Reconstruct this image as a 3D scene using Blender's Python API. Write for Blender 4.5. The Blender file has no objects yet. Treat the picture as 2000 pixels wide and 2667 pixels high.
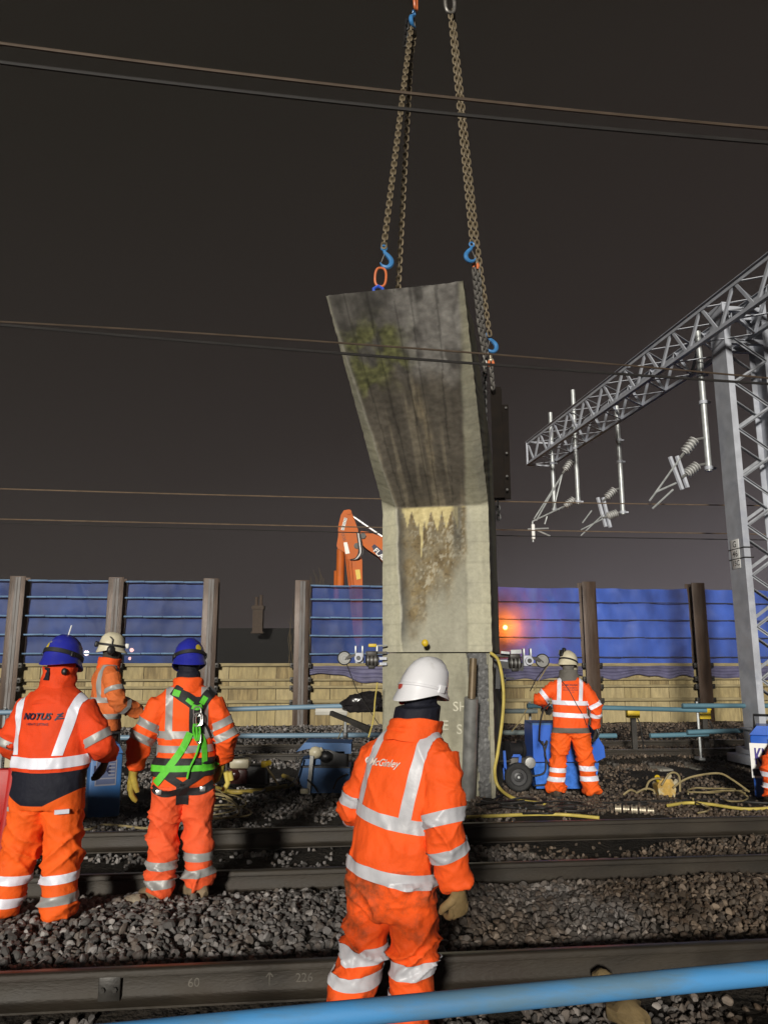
import bpy, bmesh, math, random
from mathutils import Vector, Matrix, noise
from mathutils.bvhtree import BVHTree
R = math.radians
random.seed(11)
SC = bpy.context.scene
COL = SC.collection
V = Vector

# ------------------------------------------------------------------ camera, sky, sun, exposure
CAMZ, PITCH, FPX = 1.69, R(11.0), 2004.0
cam_d = bpy.data.cameras.new('camera')
cam = bpy.data.objects.new('camera', cam_d)
COL.objects.link(cam)
cam.location = (0, 0, CAMZ)
cam.rotation_euler = (R(90) + PITCH, 0, 0)
cam_d.sensor_fit = 'VERTICAL'
cam_d.sensor_height = 36.0
cam_d.lens = FPX / 2667.0 * 36.0
cam_d.clip_start = 0.05
cam_d.clip_end = 2000
SC.camera = cam

world = bpy.data.worlds.new('World')
SC.world = world
world.use_nodes = True
wn = world.node_tree
wn.nodes.clear()
w_out = wn.nodes.new('ShaderNodeOutputWorld')
w_add = wn.nodes.new('ShaderNodeAddShader')
w_bg = wn.nodes.new('ShaderNodeBackground')      # night sky lit from below by the town
w_sk = wn.nodes.new('ShaderNodeBackground')
sky = wn.nodes.new('ShaderNodeTexSky')
sky.sky_type = 'NISHITA'
sky.sun_disc = False
sky.sun_elevation = R(12.5)
sky.sun_rotation = R(180 + 10)
w_sk.inputs['Strength'].default_value = 0.0006
w_tc = wn.nodes.new('ShaderNodeTexCoord')
w_sep = wn.nodes.new('ShaderNodeSeparateXYZ')
w_ramp = wn.nodes.new('ShaderNodeValToRGB')
w_noise = wn.nodes.new('ShaderNodeTexNoise')
w_noise.inputs['Scale'].default_value = 1.6
w_noise.inputs['Detail'].default_value = 3
w_m = wn.nodes.new('ShaderNodeMath'); w_m.operation = 'MULTIPLY_ADD'
w_m.inputs[1].default_value = -0.34
w_m2 = wn.nodes.new('ShaderNodeMath'); w_m2.operation = 'MULTIPLY_ADD'
w_m2.inputs[1].default_value = 0.10
cr = w_ramp.color_ramp
cr.elements[0].position = 0.0
cr.elements[0].color = (0.098, 0.084, 0.092, 1)
cr.elements[1].position = 0.75
cr.elements[1].color = (0.0150, 0.0122, 0.0088, 1)
e = cr.elements.new(0.16); e.color = (0.038, 0.0295, 0.029, 1)
e = cr.elements.new(0.36); e.color = (0.0225, 0.0165, 0.0142, 1)
L = wn.links.new
L(w_tc.outputs['Generated'], w_sep.inputs[0])
L(w_tc.outputs['Generated'], w_noise.inputs['Vector'])
L(w_sep.outputs['X'], w_m.inputs[0])
L(w_sep.outputs['Z'], w_m.inputs[2])
L(w_noise.outputs['Fac'], w_m2.inputs[0])
L(w_m.outputs[0], w_m2.inputs[2])
L(w_m2.outputs[0], w_ramp.inputs[0])
L(w_ramp.outputs[0], w_bg.inputs['Color'])
L(sky.outputs[0], w_sk.inputs['Color'])
L(w_bg.outputs[0], w_add.inputs[0])
L(w_sk.outputs[0], w_add.inputs[1])
L(w_add.outputs[0], w_out.inputs['Surface'])

sun_d = bpy.data.lights.new('sun', 'SUN')
sun_d.energy = 3.9
sun_d.angle = R(5.0)
sun_d.color = (1.0, 0.95, 0.86)
sun = bpy.data.objects.new('sun', sun_d)
COL.objects.link(sun)
sun.location = (-6, -12, 8)
sun.rotation_euler = V((0.175, 0.985, -math.tan(R(12.5)))).to_track_quat('-Z', 'Y').to_euler()

SC.view_settings.view_transform = 'Standard'
SC.view_settings.look = 'None'
SC.view_settings.exposure = 0.0
SC.view_settings.gamma = 1.0
SC.view_settings.use_curve_mapping = False
try:
    SC.cycles.max_bounces = 6
    SC.cycles.transparent_max_bounces = 12
    SC.cycles.caustics_reflective = False
    SC.cycles.caustics_refractive = False
except Exception:
    pass

# ------------------------------------------------------------------ helpers
CP, SP = math.cos(PITCH), math.sin(PITCH)
def ray(px, py):
    a, b = (px - 1000.0) / FPX, -(py - 1333.5) / FPX
    return V((a, CP - b * SP, SP + b * CP))
def at(px, py, D):                      # photo direction -> the point at distance D along the track normal
    d = ray(px, py)
    return V((0, 0, CAMZ)) + d * (D / d.y)
def atv(px, py, v):                     # ... on the vertical plane parallel to the rails, at offset v
    d = ray(px, py)
    return V((0, 0, CAMZ)) + d * (v / (d.y - TR * d.x))
def gnd(px, py, z=0.0):
    d = ray(px, py)
    return V((0, 0, CAMZ)) + d * ((z - CAMZ) / d.z)
TR = 0.114                              # the rails run along (1, TR, 0)
TU = V((1, TR, 0)).normalized()
TN = V((-TR, 1, 0)).normalized()
def tp(x, v, z=0.0):                    # point at world x on the line parallel to the rails at offset v
    return V((x, v + TR * x, z))

def fbm(x, y=0.0, z=0.0, o=3):
    s, a = 0.0, 1.0
    for i in range(o):
        s += a * noise.noise(V((x, y, z)))
        x *= 2.03; y *= 2.03; z *= 2.03; a *= 0.5
    return s
def lerp(a, b, t):
    return a + (b - a) * t
def sstep(a, b, x):
    t = min(1.0, max(0.0, (x - a) / (b - a)))
    return t * t * (3 - 2 * t)
def mixc(a, b, t):
    return tuple(lerp(a[i], b[i], t) for i in range(3))

MATS = {}
def M(name, col, rough=0.6, metal=0.0, var=0.18, vs=6.0, bump=0.15, bs=60.0, col2=None, c2=(0.52, 0.66), c2s=3.0,
      coat=0.0, emit=None, spec=0.5, stretch=(1, 1, 1), rvar=0.12, bd=0.01):
    if name in MATS:
        return MATS[name]
    m = bpy.data.materials.new(name)
    m.use_nodes = True
    t = m.node_tree
    b = t.nodes['Principled BSDF']
    ln = t.links.new
    tc = t.nodes.new('ShaderNodeTexCoord')
    mp = t.nodes.new('ShaderNodeMapping')
    mp.inputs['Scale'].default_value = stretch
    ln(tc.outputs['Object'], mp.inputs[0])
    n1 = t.nodes.new('ShaderNodeTexNoise')
    n1.inputs['Scale'].default_value = vs
    n1.inputs['Detail'].default_value = 5
    ln(mp.outputs[0], n1.inputs['Vector'])
    r1 = t.nodes.new('ShaderNodeValToRGB')
    r1.color_ramp.elements[0].position = 0.3
    r1.color_ramp.elements[1].position = 0.7
    r1.color_ramp.elements[0].color = (*[max(0, c * (1 - var)) for c in col], 1)
    r1.color_ramp.elements[1].color = (*[min(1, c * (1 + var)) for c in col], 1)
    ln(n1.outputs['Fac'], r1.inputs[0])
    out = r1.outputs[0]
    if col2 is not None:
        n2 = t.nodes.new('ShaderNodeTexNoise')
        n2.inputs['Scale'].default_value = c2s
        n2.inputs['Detail'].default_value = 7
        n2.inputs['Roughness'].default_value = 0.65
        ln(mp.outputs[0], n2.inputs['Vector'])
        r2 = t.nodes.new('ShaderNodeValToRGB')
        r2.color_ramp.elements[0].position = c2[0]
        r2.color_ramp.elements[1].position = c2[1]
        ln(n2.outputs['Fac'], r2.inputs[0])
        mx = t.nodes.new('ShaderNodeMix'); mx.data_type = 'RGBA'
        ln(r2.outputs[0], mx.inputs[0])
        ln(out, mx.inputs[6])
        mx.inputs[7].default_value = (*col2, 1)
        out = mx.outputs[2]
    ln(out, b.inputs['Base Color'])
    b.inputs['Roughness'].default_value = rough
    if rvar:
        mr = t.nodes.new('ShaderNodeMapRange')
        mr.inputs['To Min'].default_value = max(0.03, rough - rvar)
        mr.inputs['To Max'].default_value = min(1, rough + rvar)
        ln(n1.outputs['Fac'], mr.inputs[0])
        ln(mr.outputs[0], b.inputs['Roughness'])
    b.inputs['Metallic'].default_value = metal
    b.inputs['Specular IOR Level'].default_value = spec
    if coat:
        b.inputs['Coat Weight'].default_value = coat
        b.inputs['Coat Roughness'].default_value = 0.12
    if bump:
        n3 = t.nodes.new('ShaderNodeTexNoise')
        n3.inputs['Scale'].default_value = bs
        n3.inputs['Detail'].default_value = 4
        ln(mp.outputs[0], n3.inputs['Vector'])
        bp = t.nodes.new('ShaderNodeBump')
        bp.inputs['Strength'].default_value = bump
        bp.inputs['Distance'].default_value = bd
        ln(n3.outputs['Fac'], bp.inputs['Height'])
        ln(bp.outputs[0], b.inputs['Normal'])
    if emit:
        b.inputs['Emission Color'].default_value = (*emit[0], 1)
        b.inputs['Emission Strength'].default_value = emit[1]
    MATS[name] = m
    return m

class MB:
    """collects polygons, then links them as one mesh object"""
    def __init__(s):
        s.v = []; s.f = []; s.m = []
    def add(s, vs, fs, mi=0):
        k = len(s.v)
        s.v += [V(p) for p in vs]
        s.f += [tuple(i + k for i in f) for f in fs]
        s.m += [mi] * len(fs)
        return s
    def box(s, c, size, rot=None, mi=0, ch=0.0):
        c = V(c); hx, hy, hz = size[0] / 2, size[1] / 2, size[2] / 2
        ch = min(ch, hx * .9, hy * .9, hz * .9)
        if ch <= 0:
            vs = [V((x, y, z)) for x in (-hx, hx) for y in (-hy, hy) for z in (-hz, hz)]
            fs = [(0, 1, 3, 2), (4, 6, 7, 5), (0, 4, 5, 1), (2, 3, 7, 6), (0, 2, 6, 4), (1, 5, 7, 3)]
        else:
            bm = bmesh.new()
            bmesh.ops.create_cube(bm, size=1.0)
            for q in bm.verts:
                q.co = V((q.co.x * 2 * hx, q.co.y * 2 * hy, q.co.z * 2 * hz))
            bmesh.ops.bevel(bm, geom=bm.edges[:], offset=ch, segments=2, affect='EDGES', profile=0.5)
            bm.verts.index_update()
            vs = [q.co.copy() for q in bm.verts]
            fs = [[q.index for q in f.verts] for f in bm.faces]
            bm.free()
        if rot is not None:
            vs = [rot @ q for q in vs]
        return s.add([q + c for q in vs], fs, mi)
    def bar(s, p, q, w, h, up=(0, 0, 1), mi=0, ch=0.0):
        p, q = V(p), V(q)
        d = (q - p); l = d.length; d.normalize()
        up = V(up)
        if abs(d.dot(up)) > 0.98: up = V((0, 1, 0))
        x = d.cross(up).normalized(); z = x.cross(d).normalized()
        rot = Matrix((x, d, z)).transposed()
        return s.box((p + q) / 2, (w, l, h), rot, mi, ch)
    def tube(s, pts, r, n=8, mi=0, caps=True, flat=1.0, ref=None):
        pts = [V(p) for p in pts]
        rs = r if isinstance(r, (list, tuple)) else [r] * len(pts)
        k0 = len(s.v)
        ref = V(ref) if ref else None
        N = None
        rings = []
        for i, p in enumerate(pts):
            t = (pts[min(i + 1, len(pts) - 1)] - pts[max(i - 1, 0)])
            t = t.normalized() if t.length > 1e-9 else V((0, 0, 1))
            if N is None:
                a = ref if ref else (V((0, 0, 1)) if abs(t.z) < 0.9 else V((0, 1, 0)))
                N = t.cross(a).normalized()
            N = (N - t * N.dot(t))
            N = N.normalized() if N.length > 1e-6 else t.orthogonal().normalized()
            B = t.cross(N)
            rr = rs[i]
            rx, ry = rr if isinstance(rr, (tuple, list)) else (rr, rr * flat)
            ring = []
            for j in range(n):
                a = 2 * math.pi * j / n
                s.v.append(p + N * (rx * math.cos(a)) + B * (ry * math.sin(a)))
                ring.append(len(s.v) - 1)
            rings.append(ring)
        for i in range(len(rings) - 1):
            for j in range(n):
                s.f.append((rings[i][j], rings[i][(j + 1) % n], rings[i + 1][(j + 1) % n], rings[i + 1][j])); s.m.append(mi)
        if caps:
            s.f.append(tuple(reversed(rings[0]))); s.m.append(mi)
            s.f.append(tuple(rings[-1])); s.m.append(mi)
        return s
    def lathe(s, prof, mat=None, n=24, mi=0, sy=1.0, closed=False):
        mat = mat or Matrix.Identity(4)
        k = len(s.v); P = len(prof)
        for i in range(n):
            a = 2 * math.pi * i / n
            for (r, z) in prof:
                s.v.append(mat @ V((r * math.cos(a), r * sy * math.sin(a), z)))
        for i in range(n):
            i2 = (i + 1) % n
            for j in range(P - 1):
                s.f.append((k + i * P + j, k + i2 * P + j, k + i2 * P + j + 1, k + i * P + j + 1)); s.m.append(mi)
            if closed:
                s.f.append((k + i * P + P - 1, k + i2 * P + P - 1, k + i2 * P, k + i * P)); s.m.append(mi)
        return s
    def prism(s, poly, o, ux, uy, un, depth, mi=0):
        """polygon poly in the plane (ux, uy) at o, extruded by depth along un"""
        o, ux, uy, un = V(o), V(ux), V(uy), V(un)
        n = len(poly)
        vs = [o + ux * a + uy * b for a, b in poly] + [o + ux * a + uy * b + un * depth for a, b in poly]
        fs = [tuple(range(n - 1, -1, -1)), tuple(range(n, 2 * n))] + [(i, (i + 1) % n, n + (i + 1) % n, n + i) for i in range(n)]
        return s.add(vs, fs, mi)
    def ball(s, c, r, n=12, mi=0, rot=None):
        c = V(c)
        r = r if isinstance(r, (tuple, list)) else (r, r, r)
        m = n // 2
        vs = []; fs = []
        for i in range(m + 1):
            th = math.pi * i / m
            for j in range(n):
                ph = 2 * math.pi * j / n
                q = V((r[0] * math.sin(th) * math.cos(ph), r[1] * math.sin(th) * math.sin(ph), r[2] * math.cos(th)))
                vs.append(c + (rot @ q if rot else q))
        for i in range(m):
            for j in range(n):
                a, b = i * n + j, i * n + (j + 1) % n
                if i == 0: fs.append((a, a + n, b + n))
                elif i == m - 1: fs.append((a, a + n, b))
                else: fs.append((a, a + n, b + n, b))
        return s.add(vs, fs, mi)
    def build(s, name, mats, parent=None, smooth=True, ang=40, loc=None, recalc=True):
        me = bpy.data.meshes.new(name)
        loc = V(loc) if loc is not None else V((0, 0, 0))
        me.from_pydata([q - loc for q in s.v], [], s.f)
        mats = mats if isinstance(mats, (list, tuple)) else [mats]
        for m in mats: me.materials.append(m)
        if len(mats) > 1: me.polygons.foreach_set('material_index', s.m)
        if recalc:
            bm = bmesh.new(); bm.from_mesh(me)
            bmesh.ops.remove_doubles(bm, verts=bm.verts[:], dist=1e-6)
            bmesh.ops.recalc_face_normals(bm, faces=bm.faces[:])
            bm.to_mesh(me); bm.free()
        if smooth:
            me.polygons.foreach_set('use_smooth', [True] * len(me.polygons))
            me.set_sharp_from_angle(angle=R(ang))
        me.update()
        o = bpy.data.objects.new(name, me)
        COL.objects.link(o)
        o.location = loc
        if parent: adopt(o, parent)
        return o

def base_of(p):                          # where a parent stands in the world (parts never turn)
    q = V(p.location)
    while p.parent:
        q = q + p.matrix_parent_inverse.translation
        p = p.parent
        q = q + V(p.location)
    return q
def adopt(o, parent):
    o.parent = parent
    o.matrix_parent_inverse = Matrix.Translation(-base_of(parent))
    return o
def tag(o, label=None, cat=None, group=None, kind=None):
    if label: o['label'] = label
    if cat: o['category'] = cat
    if group: o['group'] = group
    if kind: o['kind'] = kind
    return o
def thing(name, label, cat, loc, group=None):
    o = bpy.data.objects.new(name, None)
    COL.objects.link(o)
    o.location = loc
    o.empty_display_size = 0.2
    return tag(o, label, cat, group)
def dup(o, off, parent=None, name=None):
    c = o.copy(); COL.objects.link(c)
    if parent is not None and o.parent is None: adopt(c, parent)
    elif parent is not None: c.parent = parent
    c.location = V(o.location) + V(off)
    return c

def text_mesh(txt, size, ux, uy, o, mat, name, parent, align='CENTER', lift=0.0, project=None, thick=1.0, shear=0.0, fine=0):
    """flat lettering in the plane (ux, uy) with its anchor at o; project(p) may lay it on a surface"""
    cu = bpy.data.curves.new('lettering', 'FONT')
    cu.body = txt; cu.size = size; cu.align_x = align; cu.align_y = 'CENTER'
    cu.shear = shear
    cu.offset = 0.012 * thick * size
    cu.resolution_u = 3
    to = bpy.data.objects.new('lettering', cu)
    COL.objects.link(to)
    dg = bpy.context.evaluated_depsgraph_get()
    me0 = bpy.data.meshes.new_from_object(to.evaluated_get(dg))
    bpy.data.objects.remove(to)
    bm = bmesh.new(); bm.from_mesh(me0)
    bmesh.ops.triangulate(bm, faces=bm.faces[:])
    for _ in range(fine):
        bmesh.ops.subdivide_edges(bm, edges=[e_ for e_ in bm.edges if e_.calc_length() > size * 0.12], cuts=1)
        bmesh.ops.triangulate(bm, faces=bm.faces[:])
    ux, uy, o = V(ux), V(uy), V(o)
    un = ux.cross(uy).normalized()
    for q in bm.verts:
        p = o + ux * q.co.x + uy * q.co.y + un * lift
        q.co = project(p) if project else p
    me = bpy.data.meshes.new(name)
    bm.to_mesh(me); bm.free()
    me.materials.append(mat)
    ob = bpy.data.objects.new(name, me)
    COL.objects.link(ob)
    if parent: adopt(ob, parent)
    return ob

def smooth_path(pts, k=6):
    pts = [V(p) for p in pts]
    P = [pts[0] * 2 - pts[1]] + pts + [pts[-1] * 2 - pts[-2]]
    out = []
    for i in range(1, len(P) - 2):
        for j in range(k):
            t = j / k
            a, b, c, d = P[i - 1], P[i], P[i + 1], P[i + 2]
            out.append(0.5 * ((2 * b) + (c - a) * t + (2 * a - 5 * b + 4 * c - d) * t * t + (3 * b - a - 3 * c + d) * t ** 3))
    out.append(pts[-1])
    return out

# ------------------------------------------------------------------ materials
m_soil = M('soil', (0.017, 0.0135, 0.010), 0.9, var=0.5, vs=4, bump=1.0, bs=18, bd=0.06, spec=.25)
m_conc_sl = M('sleeper_concrete', (0.20, 0.19, 0.16), 0.8, var=0.3, vs=5, bump=0.3, bs=90, col2=(0.09, 0.075, 0.055))
m_rail = M('rusty_rail', (0.027, 0.021, 0.014), 0.62, metal=0.25, var=0.35, vs=7, bump=0.25, bs=80, col2=(0.024, 0.016, 0.010), stretch=(0.35, 1, 1))
m_railtop = M('worn_rail_head', (0.085, 0.078, 0.068), 0.38, metal=0.7, var=0.35, vs=9, bump=0.08, bs=90, stretch=(0.25, 1, 1), col2=(0.06, 0.045, 0.03))
m_clip = M('rail_clip', (0.10, 0.09, 0.08), 0.45, metal=0.6, var=0.3)
m_galv = M('galvanised_steel', (0.43, 0.45, 0.50), 0.55, metal=0.08, var=0.14, vs=4, bump=0.08, bs=40, col2=(0.34, 0.36, 0.42), c2s=2.2)
m_galv2 = M('bright_galvanised_tube', (0.42, 0.44, 0.44), 0.42, metal=0.35, var=0.22, vs=9, bump=0.08, bs=60)
m_ins = M('grey_insulator', (0.44, 0.44, 0.43), 0.35, var=0.06, bump=0)
m_wire = M('copper_wire', (0.095, 0.068, 0.048), 0.5, metal=0.3, var=0.2, bump=0)
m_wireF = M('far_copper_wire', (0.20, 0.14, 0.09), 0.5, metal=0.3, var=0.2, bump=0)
m_wire2 = M('dark_wire', (0.018, 0.016, 0.015), 0.6, var=0.2, bump=0)
m_tapez = M('chain_steel', (0.17, 0.16, 0.145), 0.45, metal=0.4, var=0.4, vs=20, bump=0.1)
m_rustch = M('rusty_chain', (0.16, 0.125, 0.075), 0.6, metal=0.3, var=0.35, vs=20, bump=0.1)
m_blackch = M('black_chain', (0.022, 0.021, 0.02), 0.5, metal=0.4, var=0.3, bump=0.1)
m_bluehk = M('blue_lifting_paint', (0.045, 0.20, 0.46), 0.42, var=0.18, vs=12, bump=0.08, coat=0.3)
m_orhk = M('orange_lifting_paint', (0.62, 0.16, 0.05), 0.45, var=0.15, vs=12, bump=0.08)
m_post = M('rusty_pile', (0.062, 0.036, 0.022), 0.45, metal=0.2, var=0.45, vs=4, bump=0.3, bs=30, col2=(0.080, 0.056, 0.042), c2=(0.5, 0.64), c2s=2.0, stretch=(2.2, 2.2, 0.25))
m_strip = M('pile_wet_sheen', (0.135, 0.125, 0.12), 0.55, metal=0.1, var=0.45, vs=5, bump=0.2, bs=30, col2=(0.07, 0.05, 0.04), c2=(0.48, 0.6), c2s=2.5, stretch=(3, 3, 0.3))  # pale tone standing in for wet sheen on the piles
m_ply = M('plywood', (0.32, 0.255, 0.122), 0.75, var=0.25, vs=7, bump=0.15, bs=40, col2=(0.22, 0.165, 0.075), c2=(0.5, 0.7), c2s=4, stretch=(2.5, 2.5, 0.5))
m_waler = M('timber_waler', (0.27, 0.22, 0.115), 0.8, var=0.25, vs=8, bump=0.2, bs=40, stretch=(0.4, 1, 2.5))
m_bar = M('blue_grey_bar', (0.19, 0.31, 0.48), 0.4, metal=0.2, var=0.25, vs=3, bump=0.05)
m_barD = M('dark_bar', (0.05, 0.055, 0.08), 0.5, var=0.25, bump=0.05)
m_pole = M('blue_fibreglass_pole', (0.065, 0.26, 0.55), 0.62, var=0.22, vs=5, bump=0.12, bs=40, col2=(0.10, 0.20, 0.30), c2=(0.50, 0.62), c2s=4.5, stretch=(0.22, 1, 1), spec=.3)
m_pole2 = M('faded_blue_pole', (0.10, 0.21, 0.27), 0.5, var=0.3, vs=3, bump=0.06, stretch=(0.3, 1, 1))
m_white = M('white_paint', (0.78, 0.78, 0.76), 0.5, var=0.06, bump=0.03)
m_black = M('black_plastic', (0.012, 0.012, 0.013), 0.45, var=0.3, bump=0.08)
m_rubber = M('black_rubber', (0.017, 0.017, 0.017), 0.75, var=0.3, bump=0.3, bs=50)
m_blue = M('blue_machine_paint', (0.022, 0.115, 0.55), 0.35, var=0.14, vs=4, bump=0.05, coat=0.25, col2=(0.05, 0.14, 0.42), c2=(0.55, 0.75))
m_blueD = M('dull_blue_paint', (0.030, 0.115, 0.30), 0.5, var=0.18, vs=5, bump=0.06)
m_blueW = M('wet_blue_tray', (0.05, 0.17, 0.60), 0.15, var=0.25, vs=18, bump=0.35, bs=35, coat=0.6)
m_red = M('red_barrier_plastic', (0.42, 0.015, 0.012), 0.5, var=0.15, bump=0.06)
m_yell = M('yellow_paint', (0.62, 0.43, 0.02), 0.5, var=0.15, vs=9, bump=0.06)
m_hoseY = M('yellow_hose', (0.50, 0.40, 0.09), 0.5, var=0.2, vs=9, bump=0.05)
m_hoseT = M('tan_cable', (0.24, 0.19, 0.09), 0.6, var=0.25, vs=9, bump=0.05)
m_hoseB = M('black_cable', (0.014, 0.013, 0.012), 0.55, var=0.3, bump=0.05)
m_brass = M('muddy_coupling', (0.40, 0.35, 0.26), 0.42, metal=0.45, var=0.35, vs=16, bump=0.15)
m_steel = M('grey_steel', (0.26, 0.26, 0.25), 0.45, metal=0.5, var=0.25, vs=8, bump=0.12)
m_dsteel = M('dark_steel', (0.035, 0.032, 0.028), 0.5, metal=0.4, var=0.35, vs=6, bump=0.15)
m_excO = M('excavator_orange', (0.50, 0.115, 0.016), 0.6, var=0.12, vs=3, bump=0.04, spec=.25)
m_navy = M('navy_print', (0.012, 0.014, 0.045), 0.6, var=0.1, bump=0)
m_cream = M('cream_tank', (0.52, 0.47, 0.33), 0.4, var=0.15, bump=0.06)
m_brick = M('night_dark_brick', (0.055, 0.036, 0.024), 0.9, var=0.3, vs=8, bump=0.3, bs=20)  # far house brick, the night gloom put into a darker colour
m_slate = M('dark_slate', (0.006, 0.0055, 0.005), 0.95, var=0.3, vs=3, bump=0.2)
m_twig = M('bare_twig', (0.085, 0.065, 0.035), 0.8, var=0.3, bump=0)
m_trans = M('pale_plate', (0.5, 0.5, 0.5), 0.5)

# ------------------------------------------------------------------ ground
def gz(x, y):
    v = y - TR * x
    n = 0.028 * fbm(x * 1.3, y * 1.3, 3.1) + 0.012 * noise.noise(V((x * 5, y * 5, 1)))
    if v < 4.35: z = -0.125
    elif v < 4.75: z = lerp(-0.125, 0.01, (v - 4.35) / 0.4)
    elif v < 6.15: z = 0.01 + 0.05 * math.sin((v - 4.75) / 1.4 * math.pi)
    elif v < 6.35: z = lerp(0.01, -0.065, (v - 6.15) / 0.2)
    elif v < 7.9: z = -0.065
    elif v < 8.1: z = lerp(-0.065, 0.0, (v - 7.9) / 0.2)
    elif v < 13.6: z = 0.0 - 0.10 * sstep(9.8, 10.8, v) * sstep(1.4, 2.2, x)
    elif v < 15.8: z = 0.02
    else: z = 0.02 + 0.19 * sstep(15.8, 18.0, v)
    return z + n
def ground_grid(xs, ys, skew=True):
    vs = []; fs = []
    nx = len(xs)
    for yv in ys:
        for x in xs:
            y = yv + TR * x
            vs.append(V((x, y, gz(x, y))))
    for j in range(len(ys) - 1):
        for i in range(nx - 1):
            fs.append((j * nx + i, j * nx + i + 1, (j + 1) * nx + i + 1, (j + 1) * nx + i))
    return vs, fs
def axis(fine0, fine1, step, far):
    a = [fine0 + step * i for i in range(int((fine1 - fine0) / step) + 1)]
    lo = []; hi = []; s = step; p = fine0
    while p > -far:
        s *= 1.6; p -= s; lo.append(p)
    s = step; p = a[-1]
    while p < far:
        s *= 1.6; p += s; hi.append(p)
    return lo[::-1] + a + hi
g = MB(); g.add(*ground_grid(axis(-7, 7, 0.14, 400), axis(0, 20, 0.14, 400)))
tag(g.build('ground', m_soil, recalc=False), kind='structure')

# ballast: loose stones scattered as one mass
stone_col = bpy.data.collections.new('ballast_stones')
def stone_material():
    m = bpy.data.materials.new('ballast_stone'); m.use_nodes = True
    t = m.node_tree; b = t.nodes['Principled BSDF']; ln = t.links.new
    oi = t.nodes.new('ShaderNodeObjectInfo')
    r = t.nodes.new('ShaderNodeValToRGB')
    els = r.color_ramp.elements
    els[0].position = 0; els[0].color = (0.060, 0.055, 0.052, 1)
    els[1].position = 1; els[1].color = (0.40, 0.375, 0.36, 1)
    e = els.new(0.45); e.color = (0.155, 0.146, 0.142, 1)
    e = els.new(0.7); e.color = (0.160, 0.132, 0.112, 1)
    e = els.new(0.85); e.color = (0.24, 0.23, 0.23, 1)
    ln(oi.outputs['Random'], r.inputs[0])
    tc = t.nodes.new('ShaderNodeTexCoord')
    nz = t.nodes.new('ShaderNodeTexNoise'); nz.inputs['Scale'].default_value = 30; nz.inputs['Detail'].default_value = 5
    ln(tc.outputs['Object'], nz.inputs['Vector'])
    mx = t.nodes.new('ShaderNodeMix'); mx.data_type = 'RGBA'; mx.blend_type = 'MULTIPLY'
    mx.inputs[0].default_value = 1
    cr2 = t.nodes.new('ShaderNodeValToRGB')
    cr2.color_ramp.elements[0].position = 0.3; cr2.color_ramp.elements[0].color = (0.62, 0.6, 0.57, 1)
    cr2.color_ramp.elements[1].position = 0.7; cr2.color_ramp.elements[1].color = (1.1, 1.1, 1.1, 1)
    ln(nz.outputs['Fac'], cr2.inputs[0])
    ln(r.outputs[0], mx.inputs[6]); ln(cr2.outputs[0], mx.inputs[7])
    # patches growing browner and darker towards the right (position in the place, metres)
    ge = t.nodes.new('ShaderNodeNewGeometry')
    np_ = t.nodes.new('ShaderNodeTexNoise'); np_.inputs['Scale'].default_value = 0.55; np_.inputs['Detail'].default_value = 3
    ln(ge.outputs['Position'], np_.inputs['Vector'])
    sx = t.nodes.new('ShaderNodeSeparateXYZ'); ln(ge.outputs['Position'], sx.inputs[0])
    ma = t.nodes.new('ShaderNodeMath'); ma.operation = 'MULTIPLY_ADD'; ma.inputs[1].default_value = 0.10
    ln(sx.outputs['X'], ma.inputs[0]); ln(np_.outputs['Fac'], ma.inputs[2])
    mr = t.nodes.new('ShaderNodeMapRange'); mr.inputs['From Min'].default_value = 0.47; mr.inputs['From Max'].default_value = 0.70
    ln(ma.outputs[0], mr.inputs[0])
    mx2 = t.nodes.new('ShaderNodeMix'); mx2.data_type = 'RGBA'; mx2.blend_type = 'MULTIPLY'
    ln(mr.outputs[0], mx2.inputs[0]); ln(mx.outputs[2], mx2.inputs[6]); mx2.inputs[7].default_value = (0.60, 0.48, 0.36, 1)
    ln(mx2.outputs[2], b.inputs['Base Color'])
    b.inputs['Roughness'].default_value = 0.62
    bp = t.nodes.new('ShaderNodeBump'); bp.inputs['Strength'].default_value = 0.4; bp.inputs['Distance'].default_value = 0.01
    ln(nz.outputs['Fac'], bp.inputs['Height']); ln(bp.outputs[0], b.inputs['Normal'])
    return m
m_stone = stone_material()
rs = random.Random(5)
for k in range(12):
    bm = bmesh.new()
    bmesh.ops.create_icosphere(bm, subdivisions=2, radius=1)
    ax = V((rs.uniform(.8, 1.15), rs.uniform(.65, 1.0), rs.uniform(.5, .8)))
    planes = []
    for _ in range(9):
        d = V((rs.gauss(0, 1), rs.gauss(0, 1), rs.gauss(0, 1))).normalized()
        planes.append((d, rs.uniform(.40, .72)))
    for q in bm.verts:
        p = q.co.copy()
        for d, h in planes:                      # split faces of crushed rock
            e = p.dot(d)
            if e > h: p -= d * (e - h)
        p += p * 0.06 * noise.noise(p * 2.3 + V((k * 7, 0, 0)))
        q.co = V((p.x * ax.x, p.y * ax.y, p.z * ax.z))
    me = bpy.data.meshes.new('stone'); bm.to_mesh(me); bm.free()
    me.materials.append(m_stone)
    me.polygons.foreach_set('use_smooth', [True] * len(me.polygons)); me.set_sharp_from_angle(angle=R(22))
    so = bpy.data.objects.new('stone', me); stone_col.objects.link(so)

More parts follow.
